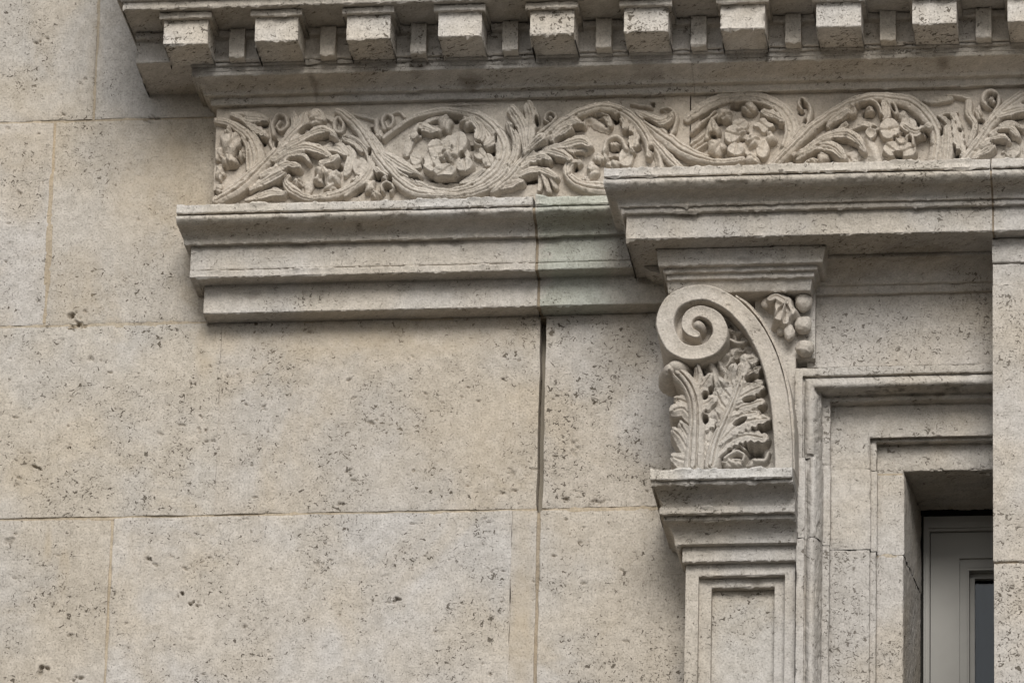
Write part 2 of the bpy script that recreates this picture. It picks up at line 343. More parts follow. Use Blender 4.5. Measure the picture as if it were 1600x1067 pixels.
def h_stroke(U, Vv, s):
    """height (m) of one carved stroke over photo-grid U,V. s: pts (x,y,halfwidth), H, kind, tip, ser"""
    P = crom(s['pts']); P[:, 2] = np.maximum(P[:, 2]*s.get('wide', 0.95), 0.8)
    A = P[:-1]; B = P[1:]; d = B[:, :2]-A[:, :2]; L2 = (d**2).sum(1)+1e-9
    best = np.full(U.shape, 1e9); lat = np.zeros(U.shape); hw = np.ones(U.shape); tt = np.zeros(U.shape)
    cum = np.r_[0, np.cumsum(np.sqrt(L2))]; tot = cum[-1]
    for i in range(len(A)):
        ax = U-A[i, 0]; ay = Vv-A[i, 1]
        t = np.clip((ax*d[i, 0]+ay*d[i, 1])/L2[i], 0, 1)
        ex = ax-t*d[i, 0]; ey = ay-t*d[i, 1]; dist = np.sqrt(ex*ex+ey*ey)
        m_ = dist < best
        sg = np.sign(d[i, 0]*ay-d[i, 1]*ax)
        best = np.where(m_, dist, best); lat = np.where(m_, sg*dist, lat)
        hw = np.where(m_, A[i, 2]+(B[i, 2]-A[i, 2])*t, hw); tt = np.where(m_, (cum[i]+t*math.sqrt(L2[i]))/tot, tt)
    ser = s.get('ser', 0)
    if ser: hw = hw*(1+0.16*np.sin(tt*tot/ser*6.283+1.0)*np.clip(tt*3, 0, 1))
    q = lat/hw; aq = np.abs(q); qq = np.clip(aq, 0, 1); k = s.get('kind', 'stem')
    if k == 'stem':   f = 1-0.26*qq**2 - 0.24*np.exp(-((q-.22)/.10)**2) - 0.20*np.exp(-((q+.48)/.09)**2)
    elif k == 'leaf': f = 0.90 + 0.07*np.cos(q*3.4) - 0.22*np.exp(-((q-.04)/.12)**2) - 0.10*np.exp(-((q-.55)/.10)**2) - 0.08*np.exp(-((q+.55)/.10)**2) + 0.12*q
    elif k == 'lobe': f = 0.92 + 0.06*np.cos(q*3.4) - 0.15*np.exp(-((q-.04)/.15)**2) + 0.12*q
    elif k == 'fold': f = 0.62+0.38*np.cos(q*2.2+.6)
    elif k == 'round': f = np.sqrt(np.clip(1-0.72*qq**2, 0, 1))
    elif k == 'flat': f = 1.0-0.10*np.clip((qq-.8)/.2, 0, 1)**2-0.05*(1-qq**2)
    H = s['H']*(1+s.get('tip', 0)*np.clip((tt-.45)/.5, 0, 1)**1.5)
    f1 = {'lobe': .74, 'stem': .72, 'leaf': .74, 'fold': .6, 'round': .52, 'flat': .9}[k]
    h = H*f
    out = H*f1-(best-hw)*MM*s.get('steep', 5.0)
    return np.where(aq <= 1, h, np.minimum(out, H*f1))
def h_blob(U, Vv, s):
    x, y, rx, ry = s['at']; a = s.get('rot', 0)
    du = U-x; dv = Vv-y; e = (du*math.cos(a)+dv*math.sin(a))/rx; g = (-du*math.sin(a)+dv*math.cos(a))/ry
    r = np.sqrt(e*e+g*g); th = np.arctan2(g, e); lob = s.get('lobes', 0)
    if not lob and s.get('kind', 'dome') == 'dome' and not s.get('smooth'): lob = 3+int(x+y) % 3; s = dict(s, amp=.14, ph=(x*1.7) % 6.28)
    if lob: r = r/(1+s.get('amp', .13)*np.cos(lob*th+s.get('ph', 0)))
    q = np.clip(r, 0, 1); H = s['H']
    k = s.get('kind', 'dome')
    if k == 'dome':
        cr = 0 if s.get('smooth') else 1
        f = np.sqrt(np.clip(1-.72*q*q, 0, 1))*(1-.10*cr*np.cos(lob*th+1)*q) - .16*cr*np.exp(-((e*math.cos(x)+g*math.sin(x)-.25)/.16)**2) - .14*cr*np.exp(-((e*math.cos(y)+g*math.sin(y)+.35)/.14)**2); f1 = .5
    elif k == 'petal': f = .86+.10*q**1.5-.10*np.abs(np.sin(th*1.5+x))*q-.14*np.exp(-((e*math.cos(x)+g*math.sin(x))/.12)**2); f1 = .9
    elif k == 'cup': f = .62+.38*q**2.2; f1 = 1.0
    else: f = 1-.08*q*q; f1 = .92
    return np.where(r <= 1, H*f, H*f1-(r-1)*min(rx, ry)*MM*s.get('steep', 5.0))
def components(K):
    """label connected cells of a boolean grid"""
    lab = np.where(K, np.arange(1, K.size+1).reshape(K.shape), 0)
    while True:
        n_ = lab.copy()
        n_[1:] = np.maximum(n_[1:], lab[:-1]); n_[:-1] = np.maximum(n_[:-1], lab[1:]); n_[:, 1:] = np.maximum(n_[:, 1:], lab[:, :-1]); n_[:, :-1] = np.maximum(n_[:, :-1], lab[:, 1:])
        n_ = np.where(K, n_, 0)
        # jump along the largest labels to settle quickly
        f_ = n_.ravel(); f_ = np.where(f_ > 0, np.maximum(f_, f_[np.maximum(f_-1, 0)]), 0); n_ = f_.reshape(K.shape)
        if (n_ == lab).all(): return lab
        lab = n_
def relief(name, els, pbase, mat, parent, step=1.0, seed=0, rough=1.0, tint=None, shift=0.6, low=-0.004, holes=(), hs=0.62):
    """one carved element: union of strokes and bosses raised from the plane pbase; loose pieces become parts of their own"""
    xs, ys, hm = [], [], 0
    for s in els:
        hm = max(hm, s['H']*(1+s.get('tip', 0)))
        if 'pts' in s:
            for q in s['pts']: xs += [q[0]-q[2]*1.6-6, q[0]+q[2]*1.6+6]; ys += [q[1]-q[2]*1.6-6, q[1]+q[2]*1.6+6]
        else:
            x, y, rx, ry = s['at']; R = max(rx, ry)*1.25+6; xs += [x-R, x+R]; ys += [y-R, y+R]
    u = np.arange(min(xs), max(xs), step); v = np.arange(min(ys), max(ys), step)
    U, Vv = np.meshgrid(u, v, indexing='ij')
    P3 = np.stack([U/750, Vv/750, np.full(U.shape, seed*.37)], -1)
    wob = fbm(P3, 60, 3, seed)*1.7; wob2 = fbm(P3, 60, 3, seed+50)*1.7
    Uw, Vw = U+wob*rough, Vv+wob2*rough
    H = np.full(U.shape, -1.0)
    for s in els:
        H = np.maximum(H, h_stroke(Uw, Vw, s) if 'pts' in s else h_blob(Uw, Vw, s))
    H = H + rough*(0.0026*fbm(P3, 55, 3, seed+3) + 0.0016*fbm(P3, 170, 2, seed+4))*(H > low)
    pit = np.clip(fbm(P3, 95, 2, seed+8)-.38, 0, 1); H = H - rough*0.022*pit
    for (hx, hy, a, b, an) in holes:        # drilled and undercut voids
        if hx < u[0]-20 or hx > u[-1]+20: continue
        a, b = max(a*hs, 1.2), max(b*hs, 1.2)
        du = U-hx; dv = Vv-hy
        qd = np.sqrt(((du*math.cos(an)+dv*math.sin(an))/a)**2+((-du*math.sin(an)+dv*math.cos(an))/b)**2)+.4*wob/1.7
        H = np.where(qd < 1, np.minimum(H, low*1.4-.02*(1-qd)), np.minimum(H, (qd-1)*min(a, b)*MM*30+low))
    keep = (H[:-1, :-1] > low) | (H[1:, :-1] > low) | (H[:-1, 1:] > low) | (H[1:, 1:] > low)
    Hc = np.maximum(H, low*1.5)
    x, z = W(U, Vv, pbase+shift*hm)
    V = np.stack([x, -(pbase+Hc), z], -1).reshape(-1, 3)
    Qa = gridq(len(u), len(v)); lab = components(keep).ravel(); o = None
    for l in np.unique(lab[lab > 0]):
        Q = Qa[lab == l]
        if len(Q) < 14 or Hc.ravel()[Q].max() < .004: continue
        used = np.unique(Q); mp_ = np.full(len(V), -1); mp_[used] = np.arange(len(used))
        o = mesh_np(name, V[used], mp_[Q], mat, parent, tint=tint, sharp=0)
    return o
def prism(name, poly, p0, p1, mat, parent, tint=None):
    """straight-sided solid: outline (x,z) list, front at p1, back at p0"""
    n = len(poly); V = [(x, -p1, z) for x, z in poly]+[(x, -p0, z) for x, z in poly]
    me = bpy.data.meshes.new(name)
    root = parent
    while root is not None and root.parent is not None: root = root.parent
    if root is not None: V = [tuple(np.array(q)-np.array(root.location)) for q in V]
    Fs = [tuple(range(n)), tuple(range(2*n-1, n-1, -1))]+[(i, i+n, (i+1) % n+n, (i+1) % n) for i in range(n)]
    me.from_pydata(V, [], Fs); me.update(); me.materials.append(mat)
    import bmesh
    bm = bmesh.new(); bm.from_mesh(me); bmesh.ops.recalc_face_normals(bm, faces=bm.faces); bm.to_mesh(me); bm.free()
    o = bpy.data.objects.new(name, me); C.objects.link(o); o.parent = parent
    if tint: o.color = (*tint, 1)
    return o
def box(name, x0, x1, z0, z1, p0, p1, mat, parent, tint=None):
    return prism(name, [(x0, z0), (x1, z0), (x1, z1), (x0, z1)], p0, p1, mat, parent, tint)

XL, XR = X_(-260, 533, 0), X_(2050, 533, 0)          # ends of what is built, beyond the frame
ZB = Z_(800, 1330, 0)
# ------------------------------------------------------------------ the setting
me = bpy.data.meshes.new('pavement'); me.from_pydata([(-400, -400, 0), (400, -400, 0), (400, 40, 0), (-400, 40, 0)], [], [(0, 1, 2, 3)])
me.materials.append(M_PAVE); pave = bpy.data.objects.new('pavement', me); C.objects.link(pave); pave['kind'] = 'structure'

# ------------------------------------------------------------------ ashlar wall
wall = thing('stone_wall', 'plain ashlar wall of large pitted beige limestone blocks left of the window', 'wall', (X_(400, 800, 0), 0, 0))
zAB, zBC, zCD = Z_(167, 188, 0), Z_(150, 507.5, 0), Z_(415, 803.5, 0)
zDE = zCD-(zBC-zCD)*0.98; zTop = zAB+(zAB-zBC)*1.0
g = 0.0054
def wb(x0, x1, z0, z1, seed, tint, p=0.0, step=0.0024, pits=170, mat=M_WALL, edge=.0022):
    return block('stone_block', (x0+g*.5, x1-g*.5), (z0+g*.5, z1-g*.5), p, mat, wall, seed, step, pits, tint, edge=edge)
xa = X_(151, 90, 0); xb = X_(78, 350, 0); xc = X_(846, 640, 0); xd1 = X_(170, 935, 0); xd2 = X_(839, 930, 0); xe = X_(1100, 700, 0)
wb(XL, xa, zAB, zTop, 11, (1.0, .99, .97, .97)); wb(xa, X_(400, 90, 0), zAB, zTop, 12, (1.03, 1.035, 1.045, .91), .001, pits=60)
wb(XL, xb, zBC, zAB, 13, (1.02, 1.01, 1.0, .98)); wb(xb, X_(420, 350, 0), zBC, zAB, 14, (1.0, .97, .92, .91), .0005, pits=90)
xh = X_(341, 650, 0)
wb(XL, xh+.0026, zCD, zBC, 15, (1.0, .99, .97, 1.0), edge=.0008); wb(xh-.0026, xc-.0036, zCD, zBC, 25, (.985, .965, .935, .975), .0003, edge=.0012)
wb(xc+.0038, xe, zCD, zBC, 16, (.985, .975, .965, .99), .001, pits=230)
xs2 = X_(797, 930, 0)
wb(XL, xd1, zDE, zCD, 17, (.98, .965, .94, .98)); wb(xd1, xs2+.0026, zDE, zCD, 18, (1.035, 1.035, 1.04, .985), .001, pits=200)
wb(xs2-.0026, xd2-.001, zDE, zCD, 28, (.97, .95, .92, .90), .0, pits=150, edge=.0012)
wb(xd2+.001, xe, zDE, zCD, 19, (1.0, .99, .975, .99), .0005, pits=230)
for k, (x0, x1) in enumerate(((XL, xb+.2), (xb+.2, xe))): wb(x0, x1, ZB-.2, zDE, 40+k, (1, 1, 1), 0, .006, 60)
def mortar(x0, x1, z0, z1, seed, p=-0.0020, tint=(1, 1, 1)):
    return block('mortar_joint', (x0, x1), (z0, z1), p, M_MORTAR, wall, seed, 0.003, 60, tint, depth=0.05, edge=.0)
q = .0065
mortar(XL, X_(420, 188, 0), zAB-q, zAB+q, 61); mortar(XL, X_(1090, 500, 0), zBC-q, zBC+q, 62); mortar(XL, xc-.006, zCD-q, zCD+q, 63); mortar(xc+.006, xe, zCD-q, zCD+q, 64)
mortar(XL, xe, zDE-q, zDE+q, 65)
mortar(xa-q, xa+q, zAB+q, zTop, 66); mortar(xb-q, xb+q, zBC+q, zAB-q, 67, p=-.0018, tint=(1.0, .97, .93)); mortar(xd1-q, xd1+q, zDE+q, zCD-q, 68); mortar(xd2-q, xd2+q, zDE+q, zCD-q, 69, p=-.004, tint=(.8, .78, .76))
xw0, xw1 = X_(1400, 900, 0), X_(1720, 900, 0); zw = Z_(1450, 700, 0)
box('backing', XL-.4, xw0, -0.2, zTop+1.5, -0.5, -0.045, M_CORE, wall)
box('backing', xw0, xw1+1.5, zw, zTop+1.5, -0.5, -0.045, M_CORE, wall)
box('backing', xw1, xw1+1.5, -0.2, zw, -0.5, -0.045, M_CORE, wall)
box('backing', xw0, xw1, -0.2, ZB-.15, -0.5, -0.045, M_CORE, wall)

# ------------------------------------------------------------------ modillion cornice along the top
REF = 600
def zz(y, p, ref=REF): return Z_(ref, y, p)
corn = thing('modillion_cornice', 'projecting stone cornice with square modillion blocks above the carved frieze', 'cornice', (X_(800, 50, 0), 0, zz(160, .05)))
zsoff = zz(4, .305)                                    # soffit height
pts = [(zsoff+.34, .40)] + arc(zsoff+.33, .40, zsoff+.10, .345, 'cyma', 7) + [(zsoff+.10, .330), (zsoff+.024, .330), (zsoff+.024, .312), (zsoff+.016, .312), (zsoff+.016, .305), (zsoff, .305)]
xlc = X_(192, 17, .305)
xls = [xlc-(p_-.305)*.6 for (_, p_) in pts]
xj = X_(1079, 60, .17)
moulding('corona', pts, xls, XR, M_TRIM, corn, 101, back=-.05, chip=.006)
zbt = zz(89, .170)
pts = [(zsoff-.002, .186), (zsoff-.014, .186), (zsoff-.018, .170), (zbt, .170)]
moulding('dentil_band', pts, X_(213, 90, .17), xj-.0004, M_TRIM, corn, 102, chip=.006, tint=(1.05, 1.04, 1.03)); moulding('dentil_band', pts, xj+.0004, XR, M_TRIM, corn, 103, chip=.006, tint=(1.05, 1.04, 1.03))
bed = [(zbt-.0005, .163), (zz(95.5, .163), .163), (zz(95.5, .163), .155), (zz(105.2, .155), .155), (zz(105.2, .155), .1505), (zz(107, .1505), .1505), (zz(107, .1505), .1545), (zz(111.5, .1545), .1545)] + arc(zz(111.5, .1545), .146, zz(141, .088), .090, 'cove', 10)[0:] + \
      [(zz(142.6, .088), .088), (zz(142.6, .088), .072), (zz(158, .072), .072), (zz(158, .072), .050)]
xlb = [X_(318, 130, .1)-(p_-.09)*.25 for (_, p_) in bed]; xlb[-1] = xlb[-2] = xlb[-3] = X_(330, 155, .07)
moulding('bed_moulding', bed, xlb, xj-.0003, M_TRIM, corn, 104, chip=.004, ds=.003); moulding('bed_moulding', bed, xj+.0003, XR, M_TRIM, corn, 105, chip=.004, ds=.003)
mod = [256.6, 399.2, 542.6, 685, 829.7, 976.6, 1126, 1275.6, 1425.5, 1575, 1725]
for k, xm in enumerate(mod):
    ym = 26.5+(600-xm)*.0262
    x0 = X_(xm, ym+15, .27)+rng.normal()*.001; wd_ = .0925+rng.normal()*.0015; s = 200+k*3
    zt, zb_ = zz(26.5, .27), zz(60.5, .27)
    t = .97+.06*rng.random()
    o = moulding('modillion', [(zt+.004, .270), (zb_, .270)], x0, x0+wd_, M_PIT, corn, s, back=.16, dx=.0030, ds=.0030, chip=.007+.009*rng.random(), sag=.002, tint=(t*1.16, t*1.16, t*1.16))
    moulding('cap', [(zsoff-.0015, .285), (zt+.0035, .285)], x0-.0085, x0+wd_+.0085, M_TRIM, o, s+1, back=.165, dx=.0035, ds=.003, chip=.006, sag=.001, tint=(t*1.08, t*1.08, t*1.08))
den = [358, 500.4, 642, 785, 931, 1079.5, 1227, 1375, 1524.6, 1676]
for k, xm in enumerate(den):
    x0 = X_(xm, 70+(600-xm)*.0262, .195)
    moulding('dentil', [(zsoff-.0015, .195), (zz(83.5, .195), .195)], x0, x0+.0325, M_TRIM, corn, 260+k, back=.16, dx=.0035, ds=.0035, chip=.008, sag=.0015, tint=(1.12, 1.11, 1.09))

# ------------------------------------------------------------------ plain architrave, left
arch = thing('moulded_architrave', 'long moulded stone ledge under the carved frieze ending left on the plain wall', 'ledge', (X_(640, 490, 0), 0, zz(498, 0)))
zt = zz(313.7, .168); zf = zz(326.0, .168)
def torus(z0, h, p0, b): return [(z0-h*t_, p0+b*math.sin(math.pi*t_)**.75) for t_ in np.linspace(0, 1, 10)]
ap = [(zt, .168), (zf, .168), (zf, .157)] + torus(zf-.0006, .021, .156, .0135) + arc(zf-.0225, .154, zz(374.5, .113), .114, 'cove', 9) + \
     [(zz(374.5, .113), .112), (zz(374.5, .113), .098), (zz(415, .098), .098), (zz(415.6, .096), .095), (zz(416.8, .095), .095), (zz(417.2, .102), .101), (zz(427, .102), .102), (zz(427, .102), .055), (zz(483.7, .055), .055)]
xl_f, xl_c, xl_2, xl_1 = X_(276, 327, .168), X_(288, 376, .113), X_(298, 410, .098), X_(319, 470, .055)
def al(z, p):
    if p > .16: return xl_f
    if p > .1125: return xl_c+(xl_f-xl_c)*(p-.1125)/(.168-.1125)
    if p > .09: return xl_2
    return xl_1
xj1 = X_(839, 400, .1); xend = X_(1006, 400, .1)
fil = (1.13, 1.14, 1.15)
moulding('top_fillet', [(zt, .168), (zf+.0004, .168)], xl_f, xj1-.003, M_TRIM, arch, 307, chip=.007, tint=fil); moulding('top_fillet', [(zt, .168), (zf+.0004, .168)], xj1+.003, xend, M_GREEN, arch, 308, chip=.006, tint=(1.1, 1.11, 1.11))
ap = [(zf-.0004, .157)]+ap[3:]
moulding('ledge_stone', ap, [al(*q_) for q_ in ap], xj1-.003, M_TRIM, arch, 301, chip=.007, ds=.003, dx=.0026)
moulding('ledge_stone', ap, xj1+.003, [xend if q_[1] > .06 else X_(1045, 460, .055) for q_ in ap], M_GREEN, arch, 302, chip=.005, ds=.003, dx=.0026)
mp_ = [(z, max(p-.0035, .02)) for z, p in ap]
moulding('mortar_joint', mp_, xj1-.004, xj1+.004, M_MORTAR, arch, 303, chip=.002, ds=.003, dx=.003, tint=(.72, .70, .68))

# ------------------------------------------------------------------ window cornice, right, standing further out
RR = 1300
def zr(y, p): return Z_(RR, y, p)
wc = thing('window_cornice', 'shorter moulded stone cornice standing forward above the scroll bracket and window', 'cornice', (X_(1300, 380, .1), 0, zr(395, .15)))
pF = .27; zt = zr(254.7, pF+.075); zf = zr(267.5, pF+.075); zlo = zr(366.5, pF)
rp = [(zt, pF+.075), (zf, pF+.075), (zf, pF+.064)] + torus(zf-.0006, .025, pF+.062, .015) + arc(zf-.0265, pF+.060, zr(316, pF+.02), pF+.022, 'cove', 9) + \
     [(zr(316, pF+.02), pF+.019), (zr(317.2, pF+.015), pF+.014), (zr(325.5, pF+.014), pF+.014), (zr(325.5, pF+.014), pF), (zlo, pF)]
xlF, xlB = X_(944, 268, pF+.075), X_(979, 350, pF)
xlr = [xlB+(xlF-xlB)*max(0, (q_[1]-pF)/.075)**.8 for q_ in rp]
xj2 = X_(1550, 310, pF+.03)
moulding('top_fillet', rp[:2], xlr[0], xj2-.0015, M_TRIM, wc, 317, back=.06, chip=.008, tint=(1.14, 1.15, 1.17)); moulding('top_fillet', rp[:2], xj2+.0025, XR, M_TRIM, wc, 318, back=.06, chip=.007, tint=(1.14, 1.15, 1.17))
rp = [(zf-.0006, pF+.064)]+rp[3:]; xlr = xlr[2:]
moulding('cornice_stone', rp, xlr, xj2-.0015, M_TRIM, wc, 311, back=.06, chip=.007, ds=.003, dx=.0026, tint=(.985, .985, .985))
moulding('cornice_stone', rp, xj2+.0025, XR, M_TRIM, wc, 312, back=.06, chip=.006, ds=.003, dx=.0026, tint=(1.0, 1.0, 1.0))
moulding('mortar_joint', [(z, p-.004) for z, p in rp], xj2-.003, xj2+.004, M_MORTAR, wc, 313, back=.05, chip=.002, ds=.004, dx=.003, tint=(.75, .72, .7))
# bearing pieces under its soffit
prism('return_block', [(X_(1003, 430, .15), zlo-.001), (X_(1040, 430, .15), zlo-.001), (X_(1040, 430, .15), Z_(1020, 432, .12)), (X_(1012, 430, .15), Z_(1010, 424, .12))], 0, .125, M_TRIM, wc, (.97, .97, .97))

# ------------------------------------------------------------------ recessed lintel frieze and window surround
sur = thing('window_surround', 'stepped stone window architrave with mitred corner and recessed frieze panel above', 'window surround', (X_(1400, 1000, 0), 0, ZB-.1))
xp0, xp1 = X_(1262, 500, .08), X_(1640, 500, .08)
pp = [(zlo+.01, .172), (zr(392, .172)-.001, .172), (zr(392, .172)-.001, .150), (zr(399, .150), .150), (zr(399, .160), .160), (zr(404, .160), .160)] + arc(zr(404, .16), .158, zr(440, .10), .104, 'cove', 8) + [(zr(446, .10), .102), (zr(446, .1), .094), (zr(460, .094), .094), (zr(460, .094), .082), (zr(575, .08), .082)]
moulding('frieze_panel', pp, xp0, xp1, M_TRIM, sur, 321, back=-.04, chip=.003, ds=.004, tint=(.96, .95, .94))
pi, po, pb = .022, .060, .046
XJ = [1412.0, 1370.5, 1369.5, 1360.0, 1359.5, 1297.5, 1296.5, 1286.0]      # opening edge outwards, traced on the jamb at y=900
YJ = [736.0, 695.0, 690.5, 684.8, 683.0, 632.5, 625.0, 616.5]              # the same edges on the lintel at x=1400
PJ = [pi, pi, pb, pb, po, po, .088, .088]
xj_ = [X_(x, 820, p) for x, p in zip(XJ, PJ)]; zl_ = [Z_(1420, y, p) for y, p in zip(YJ, PJ)]
cy = arc(0, .076, 1, .106, 'cyma', 8)
xo0, zo0 = X_(1285, 820, .075), Z_(1420, 615, .075); xo1, zo1 = X_(1258.5, 820, .106), Z_(1420, 587.5, .106)
cvals = []
for k in range(19):
    t = k/18
    pv_ = .094+.030*math.sin(math.pi*t)**.7+.032*t
    cvals.append((X_(1285-26*t, 820, pv_), Z_(1420, 615-28*t, pv_), pv_))
prof = list(zip(xj_, zl_, PJ))+cvals+[(X_(1257, 820, .14), Z_(1420, 583.5, .138), .126), (X_(1257, 820, .14), Z_(1420, 583.5, .138), .138), (X_(1244, 820, .14), Z_(1420, 570.5, .138), .138), (X_(1244, 820, .14), Z_(1420, 570.5, .14), .0)]
def dense(prof):
    out = []; n = len(prof)
    for i in range(n-1):
        a, b = np.array(prof[i]), np.array(prof[i+1]); L_ = max(abs(a[0]-b[0]), abs(a[2]-b[2]), abs(a[1]-b[1]))
        k = max(1, int(L_/.0035)); e = min(.0010/max(L_, 1e-6), .3)
        ts = np.r_[e, np.linspace(e, 1-e, k+1)[1:]] if L_ > .003 else np.array([.5])
        for t in ts: out.append(np.r_[a+(b-a)*t, 1.0 if (L_ > .003 and (t < e*1.5 or t > 1-e*1.5)) else .25])
    return np.array(out)
D = dense([(prof[0][0]+.02, prof[0][1]-.0, -.22)]+prof)
D[:, 1] = np.where(D[:, 2] < pi-.0005, prof[0][1]+.0*D[:, 1], D[:, 1])
def jamb(name, z0, z1, seed, dxo=0., dp=0., tint=None):
    n = max(3, int((z1-z0)/.004)); z = np.linspace(z0, z1, n); V = np.zeros((n, len(D), 3))
    V[..., 0] = D[None, :, 0]+dxo; V[..., 1] = -(D[None, :, 2]+dp*(D[None, :, 2] > 0)); V[..., 2] = z[:, None]
    w = np.repeat(D[None, :, 3], n, 0)*.8; w = np.maximum(w, np.exp(-np.minimum(z-z0, z1-z)/.004)[:, None]*.9)
    V = displace(V, w, seed, .0007, .0052, .0022, sign=1)
    return mesh_np(name, V, gridq(n, len(D))[:, ::-1], M_TRIM, sur, tint=tint)
zj1, zj2 = Z_(1300, 737.5, .05), Z_(1330, 862, .05)
jamb('jamb_stone', ZB-.1, zj2-.0002, 331, 0, .002, (1.0, .995, .99)); jamb('jamb_stone', zj2+.0003, zj1-.0004, 332, .0015, .004, (1.04, 1.04, 1.04))
# lintel stone with the mitre
nz_ = 60; nxx = 140; V = np.zeros((nz_+nxx, len(D), 3)); xr_ = X_(1640, 650, .05)
for i in range(len(D)):
    x_, z_, p_, w_ = D[i]
    V[:nz_, i, 0] = x_; V[:nz_, i, 2] = zj1+.0003+(z_-zj1-.0003)*np.linspace(0, 1, nz_)
    V[nz_:, i, 0] = x_+(xr_-x_)*np.linspace(0, 1, nxx+1)[1:]; V[nz_:, i, 2] = z_
    V[:, i, 1] = -p_
w = np.repeat(D[None, :, 3], nz_+nxx, 0)*.8; w[:3] = .9
# keep the reveal's head flat: inner line goes back
V[..., 0] -= .0055*np.clip((X_(1290, 820, .09)-V[..., 0])/.03, 0, 1)     # this stone sits a little left of the jamb below
du = displace(V.copy(), w, 333, .0009, .0065, .0022, sign=1)
mesh_np('lintel_stone', du, gridq(nz_+nxx, len(D))[:, ::-1], M_TRIM, sur, tint=(.97, .965, .955), sharp=40)
box('mortar_joint', X_(1250, 738, .05), X_(1412, 738, .05)-.004, zj1-.004, zj1+.004, -.04, .024, M_MORTAR, sur); box('mortar_joint', X_(1250, 738, .05), X_(1412, 738, .05)-.004, zj2-.004, zj2+.004, -.04, .024, M_MORTAR, sur)

# ------------------------------------------------------------------ window
win = thing('casement_window', 'grey painted wooden casement window with dark glass deep in the stone opening', 'window', (X_(1500, 1000, -.22), .22, ZB-.05))
pw = -.225
def wx(x, p=pw, y=950): return X_(x, y, p)
def wz(y, p=pw, x=1500): return Z_(x, y, p)
def lframe(name, x0, y0, x1, y1, p0, p1, mat, parent):
    """left stile and head of a frame as one mitred piece; x0,y0 outer photo edges, x1,y1 inner ones"""
    a, b, c, d = wx(x0, p1), wz(y0, p1), wx(x1, p1), wz(y1, p1); xe_ = wx(1720, p1)
    return prism(name, [(a, ZB-.05), (c, ZB-.05), (c, d), (xe_, d), (xe_, b), (a, b)], p0, p1, mat, parent)
lframe('joint_filler', 1425, 785, 1446, 812, pw-.02, pw-.012, M_SEAL, win)
fr = lframe('frame', 1443, 806, 1452.5, 829, pw-.03, pw, M_WOOD, win)
lframe('bead', 1446, 815, 1450, 824, pw-.01, pw+.004, M_WOOD, fr)
sa = lframe('sash', 1454, 832, 1499, 872, pw-.04, pw-.008, M_WOOD, win)
lframe('moulding', 1499.3, 873, 1511, 887, pw-.04, pw-.014, M_WOOD, sa)
lframe('moulding', 1511.3, 887.5, 1514, 891, pw-.04, pw-.008, M_WOOD, sa)
lframe('rebate', 1514.3, 891.5, 1523, 904, pw-.045, pw-.030, M_WOOD, sa)
box('pane', wx(1521), wx(1720), ZB-.05, wz(903), pw-.041, pw-.037, gl, win)
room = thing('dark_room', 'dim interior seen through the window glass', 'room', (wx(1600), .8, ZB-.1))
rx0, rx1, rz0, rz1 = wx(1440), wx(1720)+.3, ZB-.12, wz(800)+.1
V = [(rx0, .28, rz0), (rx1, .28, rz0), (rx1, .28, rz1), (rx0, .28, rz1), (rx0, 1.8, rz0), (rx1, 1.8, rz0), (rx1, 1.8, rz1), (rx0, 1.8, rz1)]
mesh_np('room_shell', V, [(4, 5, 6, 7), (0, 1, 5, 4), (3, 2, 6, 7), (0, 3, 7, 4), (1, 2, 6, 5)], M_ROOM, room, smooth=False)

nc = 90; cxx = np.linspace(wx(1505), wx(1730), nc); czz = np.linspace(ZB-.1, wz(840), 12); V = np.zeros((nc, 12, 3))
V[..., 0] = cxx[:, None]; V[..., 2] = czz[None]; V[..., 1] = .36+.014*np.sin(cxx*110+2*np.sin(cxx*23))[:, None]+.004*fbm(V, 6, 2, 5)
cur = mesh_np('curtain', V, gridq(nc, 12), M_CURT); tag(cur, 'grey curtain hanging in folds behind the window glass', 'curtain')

# ------------------------------------------------------------------ right pier
pier = thing('stone_pier', 'pitted stone pier cut off by the right edge, beside the window', 'pier', (X_(1600, 1000, .2), -.1, ZB-.1))
pq = .226; xq0, xq1 = X_(1551.5, 500, pq), X_(1551.5, 500, pq)+.30
zq = lambda y, p=pq: Z_(1575, y, p)
moulding('cap_moulding', [(zlo-.001, pq+.002)]+arc(zq(376), pq+.006, zq(410), pq+.002, 'ovolo', 6)+[(zq(411), pq-.004)], xq0-.001, xq1, M_TRIM, pier, 341, back=.0, chip=.004, tint=(.98, .975, .97))
moulding('necking', [(zq(411)-.0008, pq-.003), (zq(445), pq-.003)], xq0, xq1, M_TRIM, pier, 342, back=.0, chip=.005, tint=(.97, .965, .96))
moulding('shaft_stone', [(zq(446), pq), (zq(876.5), pq)], xq0-.0005, xq1, M_TRIM, pier, 343, back=.0, chip=.006, tint=(1.02, 1.01, 1.0), rough=.0008)
moulding('shaft_stone', [(zq(880.5), pq), (ZB-.1, pq)], xq0+.001, xq1, M_PIT, pier, 344, back=.0, chip=.007, tint=(1.04, 1.03, 1.02), rough=.0012)
box('mortar_joint', xq0+.003, xq1-.003, zq(881.5), zq(875.5), 0, pq-.005, M_MORTAR, pier)

